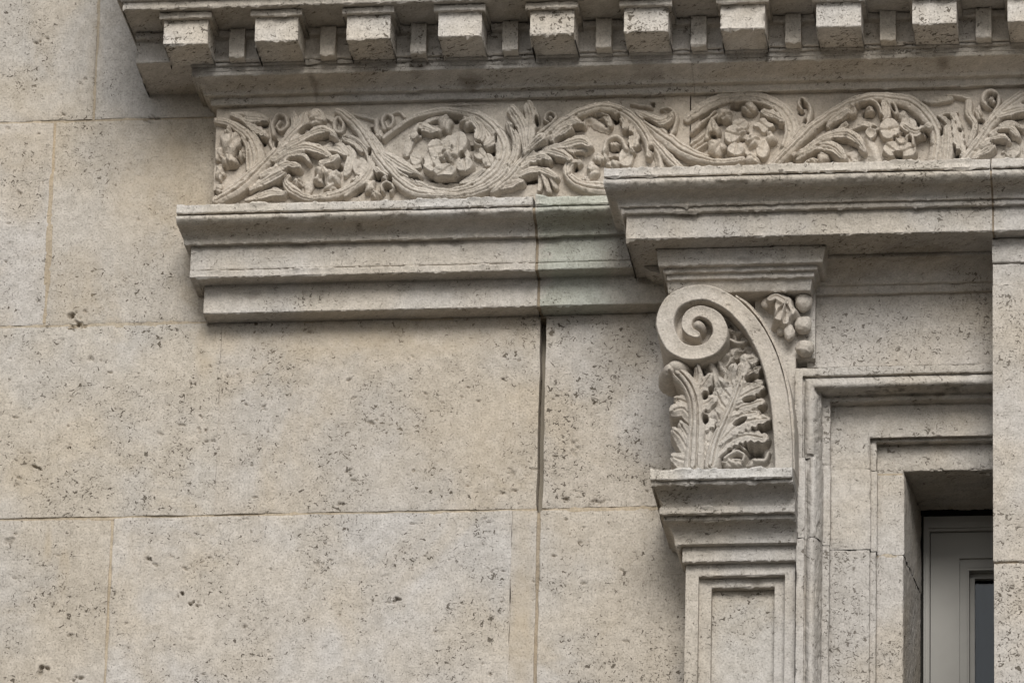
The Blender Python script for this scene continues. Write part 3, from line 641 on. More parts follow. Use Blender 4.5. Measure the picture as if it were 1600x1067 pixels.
# ------------------------------------------------------------------ pilaster
pil = thing('panelled_pilaster', 'narrow stone pilaster with recessed panel and moulded cap under the scroll bracket', 'pilaster', (X_(1155, 1000, 0), 0, ZB-.1))
zp = lambda y, p: Z_(1155, y, p)
a_ = zp(746.4, .262)
cp = [(zp(732, .262), .262), (a_, .262), (a_, .250), (zp(751.8, .25), .250), (zp(754.5, .25), .250), (zp(754.5, .25), .245)] + arc(zp(755.5, .245), .243, zp(792, .196), .197, 'cove', 10) + \
     [(zp(792, .2), .204), (zp(800.5, .204), .204), (zp(800.5, .204), .188), (zp(811, .188), .188), (zp(811, .188), .184)] + arc(zp(812.5, .184), .183, zp(846.5, .146), .146, 'cove', 10) + \
     [(zp(848.4, .146), .145), (zp(848.4, .146), .128), (zp(876, .128), .128), (zp(876, .128), .105)]
def cl(p):
    tb = [(.105, 1070.5, 885), (.128, 1066.5, 860), (.145, 1055, 848), (.184, 1037, 808), (.197, 1038, 794), (.204, 1030.5, 797), (.243, 1019, 757), (.262, 1016, 738)]
    ps_ = [t_[0] for t_ in tb]; xs_ = [X_(t_[1], t_[2], t_[0]) for t_ in tb]
    return float(np.interp(p, ps_, xs_))
xpr = X_(1242, 800, .2)
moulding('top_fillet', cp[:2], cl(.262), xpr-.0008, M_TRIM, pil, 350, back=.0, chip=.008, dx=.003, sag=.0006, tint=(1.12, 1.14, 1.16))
cp = [(a_-.0006, .250)]+cp[3:]
moulding('cap', cp, [cl(q_[1]) for q_ in cp], [xpr]*len(cp), M_TRIM, pil, 351, back=.0, chip=.006, ds=.0028, dx=.003, sag=.0006)
zs1 = zp(877.5, .11); zi1, zi2 = zp(898.5, .11), zp(917, .09)
zbm = ZB-.1
X0, X1, X2 = X_(1070.3, 980, .11), X_(1090.5, 980, .11), X_(1111, 980, .09); Y2, Y1, Y0 = X_(1210, 980, .09), X_(1226, 980, .11), X_(1242, 980, .11)
def panelshaft():
    # plan profile (x, p) with the head of each recess rising to its own height
    P = [(X0, .11), (X1, .11), (X1, .091), (X2, .091), (X2, .068), (Y2, .068), (Y2, .091), (Y1, .091), (Y1, .11), (Y0, .11)]
    return P
def upright(name, x0, x1, z0, z1, p, seed, tint=None, back=.0, xtop=None):
    return moulding(name, [(z1, p), (z0, p)], x0, x1, M_TRIM, pil, seed, back=back, chip=.005, dx=.0035, ds=.004, sag=.0006, tint=tint)
upright('shaft_stile', X0, X1, zbm, zs1, .110, 352); upright('shaft_stile', Y1, Y0, zbm, zs1, .1095, 353)
upright('shaft_head', X1-.0006, Y1+.0006, zi1, zs1-.0004, .1096, 354)
upright('panel_moulding', X1-.001, X2, zbm, zi1+.001, .091, 355); upright('panel_moulding', Y2, Y1+.001, zbm, zi1+.001, .0908, 356)
upright('panel_moulding', X2-.0006, Y2+.0006, zi2, zi1+.0008, .0906, 357)
block('panel', (X2-.004, Y2+.004), (zbm, zi2+.004), .068, M_WALL, pil, 358, .003, 200, (1.02, 1.02, 1.01), depth=.06, edge=.001)

# ------------------------------------------------------------------ scroll bracket
brk = thing('scroll_bracket', 'carved stone console with spiral volute, acanthus leaves and berries above the pilaster', 'bracket', (X_(1140, 728, .1), -.1, Z_(1140, 731, .2)))
kz = lambda y, p: Z_(1155, y, p)
kp = [(zlo-.0015, .215), (kz(392, .212), .213), (kz(412.5, .208), .208), (kz(412.5, .208), .192), (kz(423.5, .192), .192), (kz(423.5, .192), .180), (kz(435, .180), .180), (kz(435, .18), .170), (kz(455, .165), .160), (kz(455, .16), .10)]
def kl(p, right):
    tb = [(.10, 1042, 1272, 460), (.16, 1044, 1266, 452), (.18, 1042, 1272, 432), (.192, 1036, 1277, 420), (.208, 1029, 1285, 410), (.215, 1025, 1291, 392)]
    return float(np.interp(p, [t_[0] for t_ in tb], [X_(t_[2 if right else 1], t_[3]-(.0262*(t_[2 if right else 1]-1155)), t_[0]) for t_ in tb]))
moulding('abacus', kp, [kl(q_[1], 0) for q_ in kp], [kl(q_[1], 1) for q_ in kp], M_TRIM, brk, 361, back=.02, chip=.004, ds=.003, dx=.003, sag=.0005)
bpoly = [(1068, 729), (1066, 640), (1058, 575), (1048, 520), (1060, 470), (1110, 452), (1170, 478), (1205, 540), (1226, 620), (1235, 729)]
prism('body', [tuple(float(c) for c in W(x, y, .175)) for x, y in bpoly], .0, .166, M_CARVE, brk)
box('backing', X_(1222, 650, .10), X_(1243.5, 650, .10), Z_(1155, 740, .1), kz(567, .09), .0, .118, M_TRIM, brk)
box('backing', X_(1180, 500, .10), X_(1274, 500, .10), kz(566, .09), kz(456, .12), .0, .105, M_TRIM, brk)
Pv = .185
spiral = [(1224, 730, 13.5), (1223, 700, 14), (1221, 662, 14), (1214, 607, 13.5), (1199, 553, 13), (1177, 510, 12.5), (1148, 477, 12), (1119, 459, 11.8), (1096, 453.5, 11.8), (1069, 458, 12.2), (1048, 472, 13), (1038, 501, 13.6), (1049, 532, 13), (1066, 545, 11.8), (1087, 548, 11), (1109, 541, 11.4), (1122, 525, 12), (1124, 509, 11.4), (1115, 492, 10), (1094, 483, 8.8), (1078, 489, 8.6), (1072, 503, 8.2), (1077, 514, 6.6), (1088, 519, 5)]
relief('volute', [dict(pts=spiral, H=.068, kind='flat', steep=40, wide=1.06), dict(at=(1090, 505, 11.5, 11.5), H=.076, kind='dome', smooth=1, steep=40),
                  dict(at=(1086, 504, 44, 44), H=.026, kind='flat', steep=40)], Pv, M_CARVE, brk, step=.7, seed=3, rough=.35, shift=1.0, low=-.16, holes=())
web = [(1207, 732, 11), (1205, 690, 12), (1203, 650, 13), (1196, 600, 14), (1181, 550, 14), (1161, 515, 12), (1140, 490, 8)]
relief('scroll_web', [dict(pts=web, H=.016, kind='flat', steep=3)], Pv, M_CARVE, brk, step=1.0, seed=33, rough=.6, shift=.5, low=-.022)
# thin outer fillet running along the back of the scroll
rim = [(1239, 730, 2.2), (1238.5, 700, 2.2), (1237, 650, 2.4), (1231, 605, 2.4), (1217, 553, 2.4), (1195, 508, 2.4), (1172, 478, 2.4), (1150, 462, 1.6)]
relief('scroll_fillet', [dict(pts=rim, H=.056, kind='flat', steep=40)], Pv, M_CARVE, brk, step=.8, seed=4, rough=.5, shift=1.0, low=-.12)
def s_(pts, H=.025, kind='leaf', **k): return dict(pts=pts, H=H, kind=kind, **k)
def b_(x, y, rx, ry, H=.03, kind='dome', **k): return dict(at=(x, y, rx, ry), H=H, kind=kind, **k)
leafL = [s_([(1084, 727, 13), (1086, 690, 11.5), (1088, 652, 10), (1084, 619, 10), (1074, 598, 10), (1060, 584, 9)], .058, 'stem', tip=.25),
         b_(1058, 575, 18, 13, .080, smooth=1, steep=4.0), b_(1049, 579, 15, 13, .074, smooth=1, steep=4.0), b_(1048, 584, 4.5, 4.5, .092, smooth=1),
         s_([(1080, 650, 8), (1067, 637, 9), (1054, 641, 7)], .045, tip=.2), s_([(1078, 630, 8), (1067, 624, 7), (1057, 621, 4)], .042),
         s_([(1078, 690, 8), (1067, 669, 7), (1063, 661, 4)], .045, tip=.2), s_([(1076, 704, 9), (1061, 680, 8), (1053, 671, 5)], .04, tip=.2), s_([(1075, 718, 11), (1062, 715, 10), (1053, 711, 6)], .035),
         s_([(1084, 608, 6), (1090, 588, 6), (1089, 576, 4.5)], .05, tip=.3), s_([(1088, 613, 7), (1100, 598, 8.5), (1108, 588, 6)], .048, tip=.3, ser=12),
         s_([(1092, 632, 8), (1107, 626, 9), (1113, 622, 6)], .046, tip=.2, ser=11), s_([(1096, 660, 10), (1111, 648, 12), (1122, 648, 8)], .040, ser=11), b_(1103, 690, 14, 34, .034), b_(1101, 717, 11, 9, .044)]
for e_ in leafL:
    if e_.get('kind') == 'leaf': e_['kind'] = 'lobe'
BH = [(1174, 592, 8.5, 5.5, -.3), (1159, 574, 4, 5, 0), (1172, 626, 10, 4.5, -.15), (1157, 660, 12, 5, -.5), (1142, 677, 7, 3, -.6), (1187, 651, 6, 3, 0), (1199, 668, 7, 4, 0), (1178, 697, 14, 3.5, .1), (1124, 629, 5, 10, .3), (1101, 651, 4.5, 7.5, 0), (1101, 615, 4.5, 6, 0), (1094, 589, 4, 6, 0), (1061, 613, 7, 6, 0), (1068, 656, 5, 6, 0), (1058, 694, 5, 7, 0), (1137, 597, 4, 4, 0), (1204, 712, 4, 3, 0), (1130, 655, 2.5, 5, .5), (1146, 716, 8, 2.5, -.1)]
for e_ in leafL: e_['H'] *= .74; e_['wide'] = 1.22
for e_ in leafL: e_.setdefault('steep', 12)
relief('acanthus_leaf', leafL, Pv, M_CARVE, brk, step=.8, seed=5, rough=.8, shift=.55, low=-.026, holes=[BH[9], BH[10]], hs=.8)
leafR = [s_([(1112, 727, 9), (1116, 705, 8.5), (1121, 688, 7.5), (1132, 662, 7), (1146, 630, 6.5), (1159, 592, 6), (1167, 566, 5)], .062, 'stem'),
         s_([(1161, 583, 6), (1167, 566, 9), (1178, 564, 7)], .060, tip=.2, ser=9), s_([(1157, 597, 6), (1172, 584, 8.5), (1188, 577, 4)], .056, tip=.2, ser=10),
         s_([(1152, 615, 5), (1172, 600, 6), (1189, 599, 4)], .052, tip=.2), s_([(1148, 627, 6), (1170, 614, 9), (1190, 608, 5)], .055, tip=.25, ser=10),
         s_([(1140, 648, 5), (1162, 636, 8), (1189, 631, 6)], .055, tip=.25, ser=11), s_([(1135, 668, 6), (1156, 650, 8.5), (1181, 647, 6)], .052, tip=.2, ser=11),
         s_([(1126, 692, 5), (1148, 670, 9.5), (1172, 660, 10.5), (1200, 659, 5)], .060, tip=.25, ser=13), s_([(1120, 712, 4), (1140, 692, 7), (1164, 682, 9), (1192, 687, 7)], .055, tip=.25, ser=12),
         s_([(1146, 612, 7), (1141, 592, 8), (1146, 577, 6)], .05, tip=.3), s_([(1142, 622, 8), (1130, 609, 10.5), (1126, 601, 7)], .05, tip=.3, ser=11), s_([(1136, 640, 8), (1126, 628, 9), (1121, 616, 6)], .046, tip=.2, ser=10),
         s_([(1128, 664, 6), (1121, 648, 8)], .044, tip=.2)]
for e_ in leafR:
    e_['H'] *= .74; e_['wide'] = 1.25
    if e_['kind'] == 'leaf': e_['kind'] = 'lobe'
relief('acanthus_leaf', leafR, Pv, M_CARVE, brk, step=.8, seed=6, rough=.6, shift=.55, low=-.022, holes=[BH[0], BH[2], BH[3]], hs=.8)
relief('leaf_curl', [s_([(1133, 718, 4), (1150, 708, 4.5), (1163, 713, 4), (1161, 722, 3)], .034, 'round'), s_([(1145, 706, 3), (1156, 697, 3.5), (1165, 704, 3)], .030, 'round'), b_(1143, 722, 18, 8, .03), b_(1187, 722, 18, 8, .026), s_([(1180, 722, 4), (1195, 722, 5), (1201, 710, 4)], .034, 'round')], Pv, M_CARVE, brk, seed=7, low=-.022)
rib = [[(1128, 497, 5), (1145, 502, 7), (1163, 512, 6)], [(1138, 518, 6), (1158, 523, 8), (1180, 518, 5)], [(1136, 533, 6), (1156, 541, 8), (1181, 531, 5)], [(1126, 561, 6), (1145, 551, 8), (1164, 545, 8), (1186, 549, 6)], [(1120, 566, 7), (1130, 581, 8), (1138, 600, 6)], [(1104, 566, 8), (1113, 583, 9), (1118, 606, 7)], [(1140, 512, 4), (1148, 530, 5), (1146, 550, 5), (1134, 570, 4)]]
relief('leaf_folds', [s_(r_, .020+.006*(i % 3), 'fold') for i, r_ in enumerate(rib)], Pv, M_CARVE, brk, step=.8, seed=8, rough=1.0, low=-.022)
# vine leaf and berries on the right
vl = [s_([(1203, 466, 5), (1213, 462, 7), (1228, 470, 6)], .056, 'lobe', wide=1.1), b_(1225, 484, 15, 19, .052, 'petal', lobes=5, amp=.13, ph=1.0, rot=.25), s_([(1229, 470, 2.2), (1224, 486, 2.2), (1221, 500, 1.6)], .060, 'round', wide=1.0), s_([(1229, 472, 1.6), (1236, 486, 1.8), (1234, 497, 1.4)], .058, 'round', wide=1.0), s_([(1227, 474, 1.6), (1216, 484, 1.8), (1211, 493, 1.4)], .058, 'round', wide=1.0)]
relief('vine_leaf', vl, .105, M_CARVE, brk, step=.8, seed=9, rough=.8, shift=.8, low=-.01)
def berry(x, y, rx, p, seed, ry=None):
    n1, n2 = 34, 22; ry = ry or rx; cx, cz = W(x, y, p)
    th = np.linspace(0, 2*math.pi, n1+1); ph = np.linspace(0.02, math.pi-.02, n2)
    T, Pp = np.meshgrid(th, ph, indexing='ij')
    r = np.stack([np.sin(Pp)*np.cos(T), -np.cos(Pp), np.sin(Pp)*np.sin(T)], -1)
    T0 = r.copy(); k = 1+.20*fbm(T0*.02+seed, 62, 3, seed)+.10*fbm(T0*.02+seed, 190, 2, seed+9)
    r = r*k[..., None]; r[..., 1] = np.maximum(r[..., 1], -.86+.12*fbm(T0*.02, 90, 2, seed+2))
    V = np.stack([cx+r[..., 0]*rx*MM, -p+r[..., 1]*rx*MM*1.15, cz+r[..., 2]*ry*MM*1.06], -1)
    V[-1] = V[0]
    return mesh_np('berry', V, gridq(n1+1, n2), M_CARVE, brk, sharp=45)
for i, (x, y, rx, ry, p) in enumerate(((1255.5, 473, 14, 14, .125), (1255, 508, 14, 13.5, .125), (1258, 545, 14, 12, .125), (1198.5, 475, 8.5, 8.5, .125), (1233, 520, 9, 12.5, .13), (1220, 518, 6.5, 7, .115))): berry(x, y, rx, p, 20+i, ry)

# ------------------------------------------------------------------ carved frieze
fz = thing('carved_frieze', 'stone frieze band carved with scrolling stems, acanthus leaves and rosettes', 'frieze', (X_(900, 310, 0), 0, Z_(600, 320, .06)))
PB = .055
zft, zfb = zz(157, .06), zz(318, .10)
HOLES = [(478, 203, 16, 5, -.55), (458, 250, 12, 5, -.2), (455, 270, 16, 4, 0), (507, 214, 12, 4, -.2), (413, 194, 10, 5, 0), (412, 222, 4, 5, 0), (432, 228, 3, 7, 0), (371, 238, 4, 9, 0), (360, 262, 9, 4, 0), (340, 303, 8, 4, 0), (525, 262, 12, 5, .4), (500, 290, 8, 4, 0),
         (420, 293, 22, 4, -.5), (582, 205, 4, 5, 0), (578, 240, 4, 8, 0), (594, 276, 8, 6, 0), (609, 281, 6, 7, 0), (646, 278, 10, 5, 0), (610, 296, 5, 4, 0), (560, 300, 12, 4, -.5), (681, 191, 6, 4, 0), (655, 206, 5, 7, 0), (711, 189, 6, 4, 0), (735, 203, 10, 4, 0), (700, 280, 26, 5, 0), (660, 256, 5, 7, 0), (722, 243, 6, 8, 0), (766, 238, 10, 5, .3), (748, 224, 6, 3, 0), (775, 218, 3, 10, 0), (737, 232, 3, 3, 0),
         (804, 201, 5, 6, 0), (838, 190, 4, 9, 0), (840, 234, 9, 5, -.5), (878, 218, 14, 5, -.4), (903, 200, 12, 4, 0), (848, 258, 12, 5, 0), (875, 252, 14, 4, .2), (828, 281, 16, 6, 0), (906, 240, 10, 3, 0), (900, 262, 4, 6, 0), (962, 233, 8, 5, 0), (960, 250, 10, 4, 0), (965, 184, 6, 9, .4), (985, 210, 6, 6, 0), (995, 233, 7, 4, 0), (1018, 233, 5, 6, 0), (933, 254, 6, 4, 0), (940, 183, 16, 3, 0),
         (1020, 195, 20, 4, .5), (1045, 209, 4, 4, 0), (1020, 165, 3, 3, 0), (1104, 184, 10, 3, -.6), (1151, 170, 9, 4, .1), (1187, 169, 7, 4, .2), (1125, 190, 6, 5, 0), (1114, 211, 8, 5, 0), (1160, 218, 7, 4, 0), (1208, 190, 12, 3, .4), (1118, 247, 14, 4, 0), (1168, 206, 3, 3, 0), (1170, 180, 8, 3, 0), (1253, 158, 3, 3, 0), (1256, 166, 6, 3, 0), (1252, 178, 4, 2, 0), (1259, 192, 3, 6, 0),
         (1307, 195, 16, 4, -.45), (1355, 165, 16, 4, 0), (1357, 181, 9, 4, 0), (1378, 185, 3, 4, 0), (1315, 222, 18, 3, .2), (1335, 228, 10, 3, .6), (1265, 245, 14, 5, -.35), (1303, 250, 10, 4, 0), (1366, 201, 5, 3, 0), (1400, 217, 5, 3, 0), (1404, 244, 9, 4, 0), (1415, 212, 8, 4, -.2), (1445, 208, 9, 5, 0), (1396, 170, 3, 9, -.4), (1434, 190, 3, 8, -.3), (1403, 241, 10, 4, 0), (1497, 241, 7, 7, 0), (1500, 205, 4, 5, 0), (1532, 190, 6, 4, 0), (1548, 166, 7, 4, 0), (1556, 152, 4, 5, 0), (1590, 183, 16, 5, -.2), (1568, 207, 12, 4, 0), (1560, 223, 16, 4, 0), (1540, 245, 14, 3, -.3), (1484, 186, 8, 3, .6), (1471, 208, 3, 8, 0)]
def fpanel(x0, x1, seed, tint):
    st = .0026; nx = int((x1-x0)/st); nz = int((zft-zfb)/st); x = np.linspace(x0, x1, nx); z = np.linspace(zfb, zft, nz)
    V = np.zeros((nx, nz, 3)); V[..., 0] = x[:, None]; V[..., 2] = z[None]
    h = PB+.003*fbm(V, 14, 3, seed)+.0012*fbm(V, 80, 3, seed+2)
    jn = fbm(V, 70, 2, seed+5)
    for (u, v, a, b, an) in HOLES:
        cx, cz = W(u, v, PB); a2, b2 = a*MM*1.1, b*MM*1.25; R = max(a2, b2)*1.8
        i0, i1 = np.searchsorted(x, [cx-R, cx+R]); j0, j1 = np.searchsorted(z, [cz-R, cz+R])
        if i1 <= i0 or j1 <= j0: continue
        dx = V[i0:i1, j0:j1, 0]-cx; dz = V[i0:i1, j0:j1, 2]-cz; an = -an
        qd = np.sqrt(((dx*math.cos(an)+dz*math.sin(an))/a2)**2+((-dx*math.sin(an)+dz*math.cos(an))/b2)**2)+.35*jn[i0:i1, j0:j1]
        h[i0:i1, j0:j1] -= .026*np.clip((1.15-qd)*1.6, 0, 1)
    V[..., 1] = -h
    e = V[:1].copy(); e[..., 1] = .04; f = V[-1:].copy(); f[..., 1] = .04; V = np.concatenate([e, V, f], 0)
    return mesh_np('panel', V, gridq(nx+2, nz)[:, ::-1], M_CARVE, fz, tint=tint, sharp=60)
xfj = X_(1078.5, 200, PB)
fpanel(X_(336, 240, PB), xfj-.0012, 401, (.98, .965, .945)); fpanel(xfj+.0012, XR, 402, (.99, .975, .96))
F = []      # (name, elements)
def add(name, *els): F.append((name, list(els)))
add('flower', b_(359, 223, 15, 21, .036), b_(358, 251, 12, 9, .042), b_(376, 241, 7, 8, .030), b_(342, 238, 8, 12, .022), b_(343, 268, 8, 11, .026), b_(341, 292, 6, 8, .02), b_(357, 207, 6, 9, .04))
add('stem', s_([(397, 268, 9), (400, 246, 11), (394, 226, 10), (384, 210, 8.5), (369, 199, 7), (354, 192, 6), (339, 189, 5)], .026, 'stem'), s_([(386, 267, 2.5), (386, 244, 2.6), (384, 228, 2.6), (377, 216, 2)], .02, 'round'), s_([(414, 252, 3), (408, 232, 3.6), (399, 212, 3.4), (385, 194, 3), (363, 181, 2.4)], .022, 'round'))
add('acanthus_leaf', s_([(338, 313, 8), (350, 306, 10), (366, 297, 11), (388, 280, 11), (409, 259, 9), (427, 241, 7), (445, 220, 6), (464, 200, 5), (475, 185, 4)], .036, 'stem'),
    s_([(440, 226, 6), (458, 207, 11), (472, 194, 12), (477, 182, 6)], .034, tip=.3), s_([(455, 212, 6), (461, 193, 8), (459, 180, 6)], .03),
    s_([(436, 238, 4), (458, 222, 7), (484, 209, 8), (502, 204, 8), (518, 209, 6), (523, 216, 3)], .034, tip=.35), s_([(428, 250, 4), (452, 236, 6), (475, 229, 8), (494, 233, 8), (512, 243, 6)], .036, tip=.15),
    s_([(434, 257, 3), (449, 246, 4), (463, 241, 4.5), (476, 244, 4), (482, 252, 3)], .034, tip=.2), s_([(408, 275, 4), (430, 264, 7), (448, 258, 8), (466, 262, 5)], .036, tip=.3, ser=14), s_([(392, 296, 4), (412, 284, 8), (430, 276, 10), (442, 272, 7)], .036, tip=.3))
add('leaf', s_([(362, 177, 4), (385, 181, 8), (404, 184, 8), (416, 187, 4)], .02, tip=.5), s_([(386, 193, 4), (402, 203, 7), (416, 213, 5)], .024, tip=.5, ser=10))
add('tendril', s_([(429, 236, 3), (422, 222, 3), (421, 204, 3), (422, 185, 2.5)], .012, 'round'), s_([(428, 212, 4), (426, 195, 4), (434, 181, 4), (447, 184, 4), (449, 198, 3.6), (440, 206, 3), (433, 199, 2.6), (438, 192, 2.4)], .024, 'round'))
add('leaf_tip', b_(491, 187, 11, 11, .046), s_([(477, 205, 4), (484, 192, 6), (492, 180, 7)], .036, 'leaf'), s_([(480, 178, 4), (495, 173, 5), (505, 185, 4)], .03, 'leaf'))
add('leaf', s_([(385, 313, 3), (407, 305, 7), (424, 300, 9), (440, 304, 6), (446, 302, 3)], .024, tip=.4))
add('tendril', s_([(486, 311, 5), (469, 305, 7), (454, 295, 8), (446, 284, 6), (451, 277, 4)], .030, 'stem'), b_(464, 285, 7, 7, .034), b_(481, 290, 8, 11, .012))
add('stem', s_([(480, 312, 4), (514, 308, 6.5), (538, 300, 7), (559, 288, 7), (574, 270, 6.5), (579, 252, 5.5), (574, 237, 5), (565, 225, 4.5), (550, 216, 3.5), (537, 214, 2)], .028, 'stem'), s_([(540, 308, 3), (559, 295, 3.4), (579, 279, 3.4), (585, 256, 3), (579, 240, 2)], .024, 'round'))
add('flower', b_(502, 267, 10, 10, .038), b_(519, 277, 13, 13, .040), b_(497, 280, 7, 8, .034), b_(516, 293, 10, 9, .032), s_([(502, 257, 5), (517, 251, 7), (527, 246, 4)], .036))
add('leaf', s_([(509, 231, 5), (526, 228, 11), (540, 241, 5)], .018, tip=.5), s_([(544, 233, 6), (550, 243, 7), (544, 264, 6), (539, 275, 3)], .022), s_([(540, 217, 6), (553, 223, 6), (566, 235, 4)], .024), b_(563, 261, 12, 14, .022, 'petal'), b_(556, 281, 8, 6, .022))
add('tendril', s_([(536, 187, 3), (527, 184, 3), (522, 195, 3.2), (525, 206, 3.2), (534, 207, 3.2), (537, 195, 3), (531, 187, 2.4)], .022, 'round'), s_([(505, 182, 3), (518, 186, 4), (524, 192, 3)], .016))
add('stem', s_([(528, 175, 5), (537, 179, 7), (550, 190, 8), (565, 207, 9), (577, 225, 9.5), (592, 249, 9.5), (607, 268, 9.5), (625, 286, 9), (648, 300, 8.5), (672, 305, 7), (700, 306, 5)], .032, 'stem'), s_([(569, 199, 5), (585, 221, 7), (599, 243, 7), (615, 263, 7), (633, 277, 6), (655, 288, 5), (678, 297, 5), (702, 300, 4)], .028, 'stem'))
add('leaf', s_([(597, 238, 5), (617, 251, 9), (637, 263, 9), (656, 275, 3)], .030, tip=.35))
add('tendril', b_(578, 290, 9, 12, .03), b_(587, 303, 8, 7, .032), s_([(598, 300, 3), (597, 291, 3.2), (606, 286, 3.2), (614, 292, 3.2), (611, 302, 3)], .032, 'round'), s_([(588, 265, 5), (599, 274, 7), (607, 280, 4)], .032, tip=.2))
add('leaf', s_([(556, 179, 3), (571, 182, 4), (583, 186, 3)], .016), s_([(588, 186, 4), (588, 203, 5)], .012, 'round'), b_(593, 211, 6, 7, .022))
add('tendril', s_([(600, 202, 3.4), (597, 190, 3.4), (603, 180, 3.4), (612, 183, 3.4), (614, 194, 3.2), (607, 201, 3), (603, 192, 2.4)], .022, 'round'), s_([(612, 178, 2), (624, 175, 2.4), (632, 183, 2.4)], .014, 'round'))
add('stem', s_([(600, 218, 3), (617, 204, 3.2), (637, 190, 3.6), (660, 180, 4.5), (688, 174, 5.5), (709, 174.5, 6), (730, 177, 7), (748, 183, 8), (767, 196, 10), (781, 214, 11), (787, 234, 11.5), (784, 252, 11.5), (772, 270, 11), (752, 286, 10), (730, 296, 8), (705, 302, 5)], .030, 'stem'), s_([(746, 178, 2), (767, 189, 2.6), (788, 205, 2.6)], .028, 'round'))
add('stem', s_([(797, 196, 4), (806, 217, 6.5), (805, 240, 7), (797, 260, 7), (782, 279, 7.5), (760, 294, 7), (730, 304, 6), (700, 308, 5), (670, 307, 4)], .034, 'stem'), s_([(662, 173, 1.6), (692, 163, 2), (730, 160, 2.2), (775, 161, 1.6)], .008, 'round'))
add('flower', b_(700, 243, 30, 30, .026, 'petal', lobes=5, amp=.12, ph=.7), b_(716, 224, 13, 17, .042, 'petal', rot=.3), b_(675, 254, 13, 15, .042, 'petal'), b_(695, 268, 17, 10, .046, 'petal'), b_(726, 259, 13, 10, .044, 'petal', rot=-.5), b_(680, 228, 12, 12, .028, 'petal'), b_(702, 242, 12, 12, .052, 'dome', lobes=5, amp=.2), b_(692, 249, 6, 7, .05), b_(707, 231, 5, 4, .05))
add('leaf', b_(695, 192, 11, 14, .038), s_([(646, 212, 6), (659, 198, 9), (674, 205, 6), (684, 206, 4)], .030, tip=.5), s_([(634, 236, 6), (641, 214, 8), (654, 209, 5)], .018), s_([(660, 190, 3), (675, 183, 4), (692, 180, 4)], .018))
add('leaf', b_(730, 190, 11, 9, .040), s_([(739, 186, 5), (749, 199, 8), (750, 213, 9), (746, 225, 5)], .036, tip=.3), s_([(758, 196, 6), (768, 214, 9), (759, 228, 4)], .026, tip=.4))
add('leaf', b_(750, 240, 9, 9, .022, 'petal'), b_(763, 250, 9, 10, .020, 'petal'), s_([(721, 286, 3), (739, 277, 7), (756, 268, 4)], .020, tip=.5), b_(649, 247, 9, 10, .02, 'petal'), s_([(640, 262, 4), (655, 258, 4)], .018))
add('acanthus_leaf', s_([(768, 301, 3), (776, 295, 5), (794, 279, 7.5), (815, 256, 8), (832, 235, 7.5), (850, 217, 7.5), (868, 200, 7.5), (889, 185, 7.5), (910, 175, 7.5), (932, 168, 7.5), (950, 167, 8), (970, 173, 8.5), (989, 186, 8.5), (1004, 203, 8.5), (1014, 224, 7.5), (1013, 243, 5)], .036, 'stem'),
    s_([(820, 231, 5), (818, 205, 9), (810, 187, 9.5), (800, 172, 8)], .028, tip=.3), s_([(828, 225, 5), (829, 202, 8), (831, 184, 11), (827, 170, 9)], .034, tip=.35), s_([(806, 217, 5), (798, 203, 5), (791, 190, 3)], .022),
    s_([(864, 217, 6), (877, 206, 9), (890, 201, 6)], .036, tip=.25), s_([(870, 201, 4), (892, 191, 7), (911, 195, 4)], .034, tip=.3, ser=12), s_([(860, 230, 4), (886, 224, 8), (907, 221, 10), (920, 228, 6)], .034, tip=.35), s_([(886, 231, 4), (903, 237, 5), (918, 233, 4)], .03),
    s_([(836, 242, 4), (856, 235, 7), (874, 240, 9), (890, 249, 6)], .034, tip=.3), s_([(810, 263, 4), (830, 249, 7), (846, 245, 8), (857, 250, 4)], .034, tip=.3, ser=13), s_([(800, 278, 3), (823, 267, 6), (844, 264, 6.5), (859, 270, 6), (869, 277, 4)], .032, tip=.25), s_([(848, 270, 4), (853, 283, 4.5), (857, 297, 4)], .030), s_([(860, 274, 4), (865, 283, 4), (868, 291, 3)], .03),
    s_([(842, 270, 3.5), (843, 283, 4), (841, 294, 3)], .018), s_([(783, 294, 4), (801, 285, 8), (815, 284, 5)], .030, tip=.3),
    s_([(970, 179, 6), (978, 190, 7), (976, 201, 4)], .032, tip=.2), s_([(990, 200, 8), (990, 222, 8), (988, 234, 4)], .032, tip=.2, ser=11))
add('tendril', s_([(841, 211, 3.6), (854, 201, 3.2), (865, 193, 3.2), (869, 184, 3), (862, 177, 2.8), (854, 181, 2.8), (852, 190, 2.6), (858, 193, 2)], .026, 'round'), b_(860.5, 186, 3.6, 3.6, .026))
add('leaf_tip', s_([(818, 242, 3), (832, 228, 7), (847, 218, 8)], .048, tip=.2))
add('leaf', s_([(912, 194, 4), (919, 187, 6), (932, 194, 7), (950, 203, 4)], .014, 'fold'), s_([(931, 181, 3), (947, 183, 5), (954, 197, 4)], .026))
add('stem', s_([(905, 255, 5), (890, 258, 7), (887, 272, 7), (895, 283, 8), (912, 292, 9), (940, 296, 11), (960, 298, 9)], .032, 'stem'))
add('flower', b_(925, 265, 10, 14, .034, 'dome', lobes=3, amp=.12), b_(921, 266, 4, 5, .044), b_(935, 245, 9, 9, .028), b_(914, 280, 8, 6, .03))
add('flower', s_([(944, 238, 4), (948, 223, 4.5), (960, 215, 4.5), (972, 219, 4.5), (979, 234, 5)], .030, 'round'), b_(961, 226, 8, 5, .03), b_(958, 257, 10, 7, .036), b_(978, 246, 11, 15, .022, 'petal'), b_(945, 246, 5, 8, .028))
add('leaf', s_([(985, 159, 2.4), (1003, 162, 3), (1019, 165, 3)], .018, 'round'), s_([(996, 176, 5), (1012, 184, 8), (1030, 192, 8.5), (1044, 187, 7), (1049, 180, 3)], .038, tip=.2))
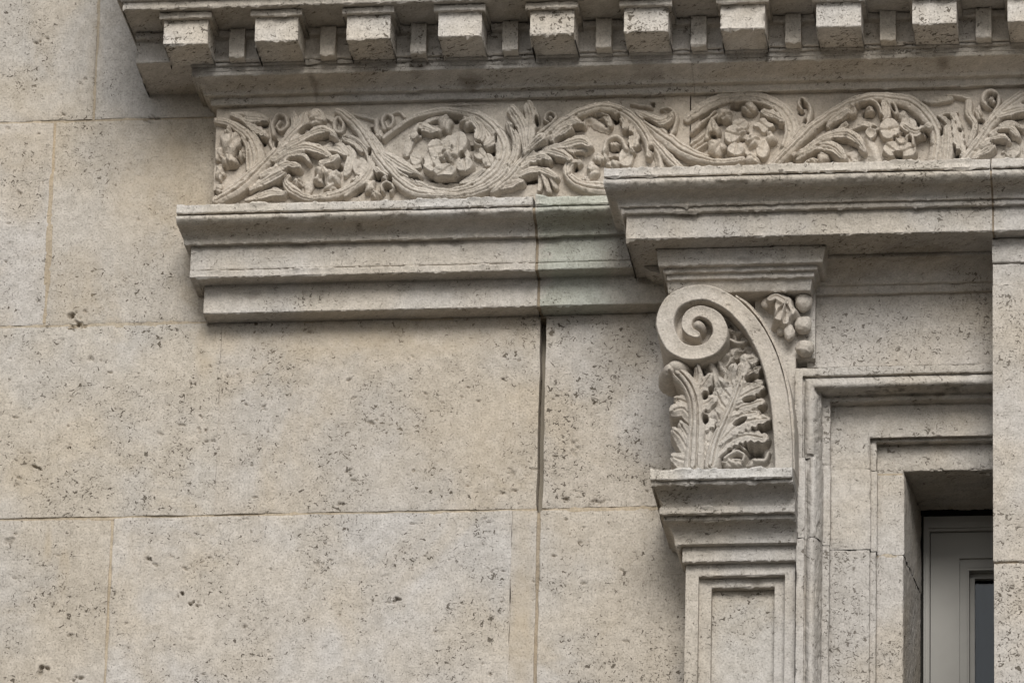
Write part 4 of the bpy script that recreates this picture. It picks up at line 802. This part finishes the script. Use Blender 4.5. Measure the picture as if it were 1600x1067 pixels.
add('tendril', s_([(1034, 173, 3), (1047, 172, 4), (1056, 185, 5), (1052, 203, 6), (1046, 212, 4)], .020, 'fold'))
add('stem', s_([(1008, 195, 6), (1027, 207, 10), (1045, 221, 11), (1068, 236, 11), (1092, 247, 9.5), (1127, 255, 6), (1160, 250, 5)], .034, 'stem'), s_([(1016, 212, 5), (1033, 233, 7), (1053, 255, 8), (1066, 268, 8)], .026, 'stem'), s_([(1022, 228, 4), (1028, 246, 6), (1032, 264, 7)], .02, 'fold'))
add('stem', s_([(1074, 186, 6), (1097, 169, 9), (1120, 158, 9.5), (1147, 151, 8.5), (1177, 151, 8), (1202, 158, 9), (1222, 170, 10), (1235, 186, 10.5), (1240, 205, 11), (1234, 227, 11.5), (1219, 248, 11), (1205, 262, 9)], .019, 'stem'), s_([(1081, 207, 4), (1098, 192, 4), (1118, 176, 2.5)], .024, 'round'), s_([(1150, 160, 2.5), (1180, 160, 3), (1207, 168, 4), (1224, 186, 4), (1229, 206, 4), (1222, 230, 4)], .025, 'round'))
add('leaf', b_(1132, 180, 11, 11, .044), b_(1115, 202, 10, 13, .038), b_(1119, 229, 14, 14, .036, 'dome', lobes=5, amp=.1), s_([(1104, 214, 5), (1110, 190, 4), (1124, 176, 4)], .024, 'round'))
add('leaf', b_(1171, 169, 11, 10, .040, 'dome', lobes=4, amp=.12), s_([(1194, 176, 6), (1207, 181, 8.5), (1223, 191, 4)], .038, tip=.2, ser=10))
add('flower', b_(1170, 216, 26, 26, .018, 'petal', lobes=5), b_(1145, 211, 12, 14, .036, 'petal', rot=.4), b_(1157, 195, 12, 8, .032, 'petal'), b_(1193, 197, 13, 9, .034, 'petal', lobes=4, amp=.2), b_(1176, 221, 11, 11, .042), b_(1157, 205, 9, 7, .042), b_(1204, 215, 8, 10, .036), b_(1150, 235, 13, 9, .036, 'petal'), b_(1174, 248, 11, 9, .036), b_(1191, 232, 10, 14, .026, 'petal'))
add('leaf', s_([(1080, 227, 3), (1100, 213, 4)], .018, 'fold'), s_([(1084, 233, 3), (1101, 219, 3.6)], .018, 'fold'), s_([(1087, 239, 3), (1104, 226, 4)], .02, 'fold'))
add('acanthus_leaf', s_([(1204, 265, 8), (1218, 250, 8.5), (1232, 236, 8.5), (1249, 219, 8.5), (1266, 203, 8), (1285, 187, 7.5), (1307, 173, 7.5), (1330, 161, 8), (1355, 154, 8), (1375, 152, 8.5), (1394, 154, 9.5), (1415, 157, 10), (1434, 168, 11), (1450, 184, 11), (1461, 204, 11), (1465, 225, 11.5), (1460, 255, 12)], .034, 'stem'),
    s_([(1296, 196, 5), (1310, 182, 9), (1324, 176, 6)], .034, tip=.25), b_(1328, 173, 9, 8, .036, 'cup'), s_([(1338, 164, 3), (1357, 160, 3.2), (1371, 165, 3.2), (1377, 181, 3)], .040, 'round'), s_([(1384, 165, 7), (1385, 180, 7), (1381, 188, 4)], .032, tip=.2), s_([(1393, 161, 5), (1401, 177, 4)], .034),
    s_([(1240, 243, 3), (1262, 232, 5), (1282, 218, 6), (1303, 210, 8), (1324, 210, 9), (1341, 222, 8), (1350, 237, 4)], .034, tip=.2), s_([(1246, 249, 3), (1270, 232, 6), (1289, 228, 9), (1306, 234, 10), (1317, 247, 6)], .032, tip=.3))
add('stem', s_([(1218, 258, 6), (1228, 239, 8), (1242, 214, 8), (1255, 199, 5)], .022, 'stem'))
add('tendril', s_([(1259, 198, 5), (1266, 180, 5), (1264, 166, 4), (1254, 156, 3.4), (1248, 164, 3), (1253, 172, 2.4)], .026, 'round'))
add('leaf', b_(1286, 247, 9, 10, .034), b_(1268, 251, 10, 6, .028), b_(1334, 243, 12, 11, .014), s_([(1322, 193, 4), (1313, 201, 4)], .02))
add('tendril', b_(1358.5, 171.5, 7.5, 7.5, .038), b_(1358.5, 171.5, 3, 3, .044))
add('leaf', s_([(1330, 204, 3), (1345, 196, 4.5), (1360, 196, 5), (1370, 202, 4)], .024), b_(1361, 210, 8, 8, .026, 'cup'), s_([(1353, 217, 7), (1363, 233, 10), (1369, 254, 11)], .016, 'fold'))
add('flower', b_(1390, 203, 15, 16, .038, 'petal'), b_(1394, 235, 13, 11, .040, 'petal'), b_(1409, 219, 9, 9, .046, 'cup'), b_(1418, 236, 13, 11, .040, 'petal'), b_(1420, 195, 12, 10, .034, 'petal'), b_(1405, 216, 22, 22, .024), b_(1411, 180, 8, 9, .028))
add('leaf', s_([(1414, 198, 8), (1433, 207, 9), (1451, 200, 6)], .044, tip=.25, ser=10), s_([(1416, 220, 3), (1421, 212, 3), (1427, 217, 3), (1428, 229, 3.4)], .046, 'round'))
add('stem', s_([(1481, 203, 7), (1481, 225, 8.5), (1479, 256, 9)], .028, 'stem'), s_([(1491, 183, 6), (1496, 201, 8), (1498, 222, 8.5), (1504, 242, 6)], .030, 'leaf', ser=13))
add('leaf', s_([(1443, 159, 2), (1464, 157, 7), (1486, 155, 4)], .022), s_([(1480, 149, 2.6), (1498, 152, 2.8), (1516, 156, 2.4)], .020, 'round'), s_([(1470, 181, 2.6), (1496, 176, 2.6)], .018, 'round'), s_([(1466, 183, 2), (1480, 190, 5), (1490, 200, 5)], .022))
add('tendril', s_([(1514, 162, 6), (1514, 180, 6), (1523, 194, 5), (1521, 210, 5), (1513, 228, 4)], .026, 'stem'), b_(1529, 176, 6, 11, .024), b_(1534, 188, 4, 4, .026))
add('tendril', s_([(1546, 190, 4), (1553, 178, 4), (1561, 165, 4.2), (1559, 151, 4.4), (1550, 144, 4.6), (1538, 148, 5), (1536, 160, 5), (1545, 167, 4), (1554, 161, 2.8)], .030, 'round'), b_(1549.5, 156.5, 4.2, 4.2, .030))
add('acanthus_leaf', s_([(1498, 262, 5), (1508, 248, 7), (1527, 224, 8), (1547, 195, 8.5), (1568, 171, 9), (1588, 156, 9), (1606, 146, 9), (1640, 137, 9), (1672, 142, 9), (1700, 160, 9), (1720, 190, 8), (1726, 220, 6)], .034, 'stem'),
    s_([(1561, 181, 6), (1580, 173, 10), (1602, 171, 8), (1618, 178, 4)], .036, tip=.2), s_([(1549, 211, 4), (1565, 201, 5), (1580, 203, 6), (1589, 213, 5)], .034, tip=.3), b_(1587, 213, 6, 6, .044), s_([(1563, 196, 3), (1580, 193, 5), (1598, 200, 4)], .034),
    s_([(1534, 229, 4), (1551, 218, 7), (1566, 216, 7), (1576, 222, 3)], .034, tip=.3), s_([(1521, 247, 4), (1538, 237, 8.5), (1552, 230, 4)], .032, tip=.2))
add('leaf', b_(1582, 236, 12, 12, .014, 'petal'), s_([(1566, 238, 2), (1585, 230, 3)], .014))
n0 = len(F)
for (nm, els) in list(F):           # the band runs on past the right edge of the picture
    xm = np.mean([e['pts'][len(e['pts'])//2][0] if 'pts' in e else e['at'][0] for e in els])
    if 1070 < xm < 1250 and nm != 'acanthus_leaf':
        E2 = []
        for e in els:
            e = dict(e)
            if 'pts' in e: e['pts'] = [(x+545, y-14, h_) for x, y, h_ in e['pts']]
            else: e['at'] = (e['at'][0]+545, e['at'][1]-14, *e['at'][2:])
            E2.append(e)
        F.append((nm, E2))
for i, (nm, els) in enumerate(F):
    for e in els: e['H'] *= 0.92; e.setdefault('steep', 9.0)
    relief(nm, els, PB-.002, M_CARVE, fz, step=1.0, seed=500+i*7, rough=1.0, tint=(1.06, 1.05, 1.035), shift=.55, holes=HOLES)
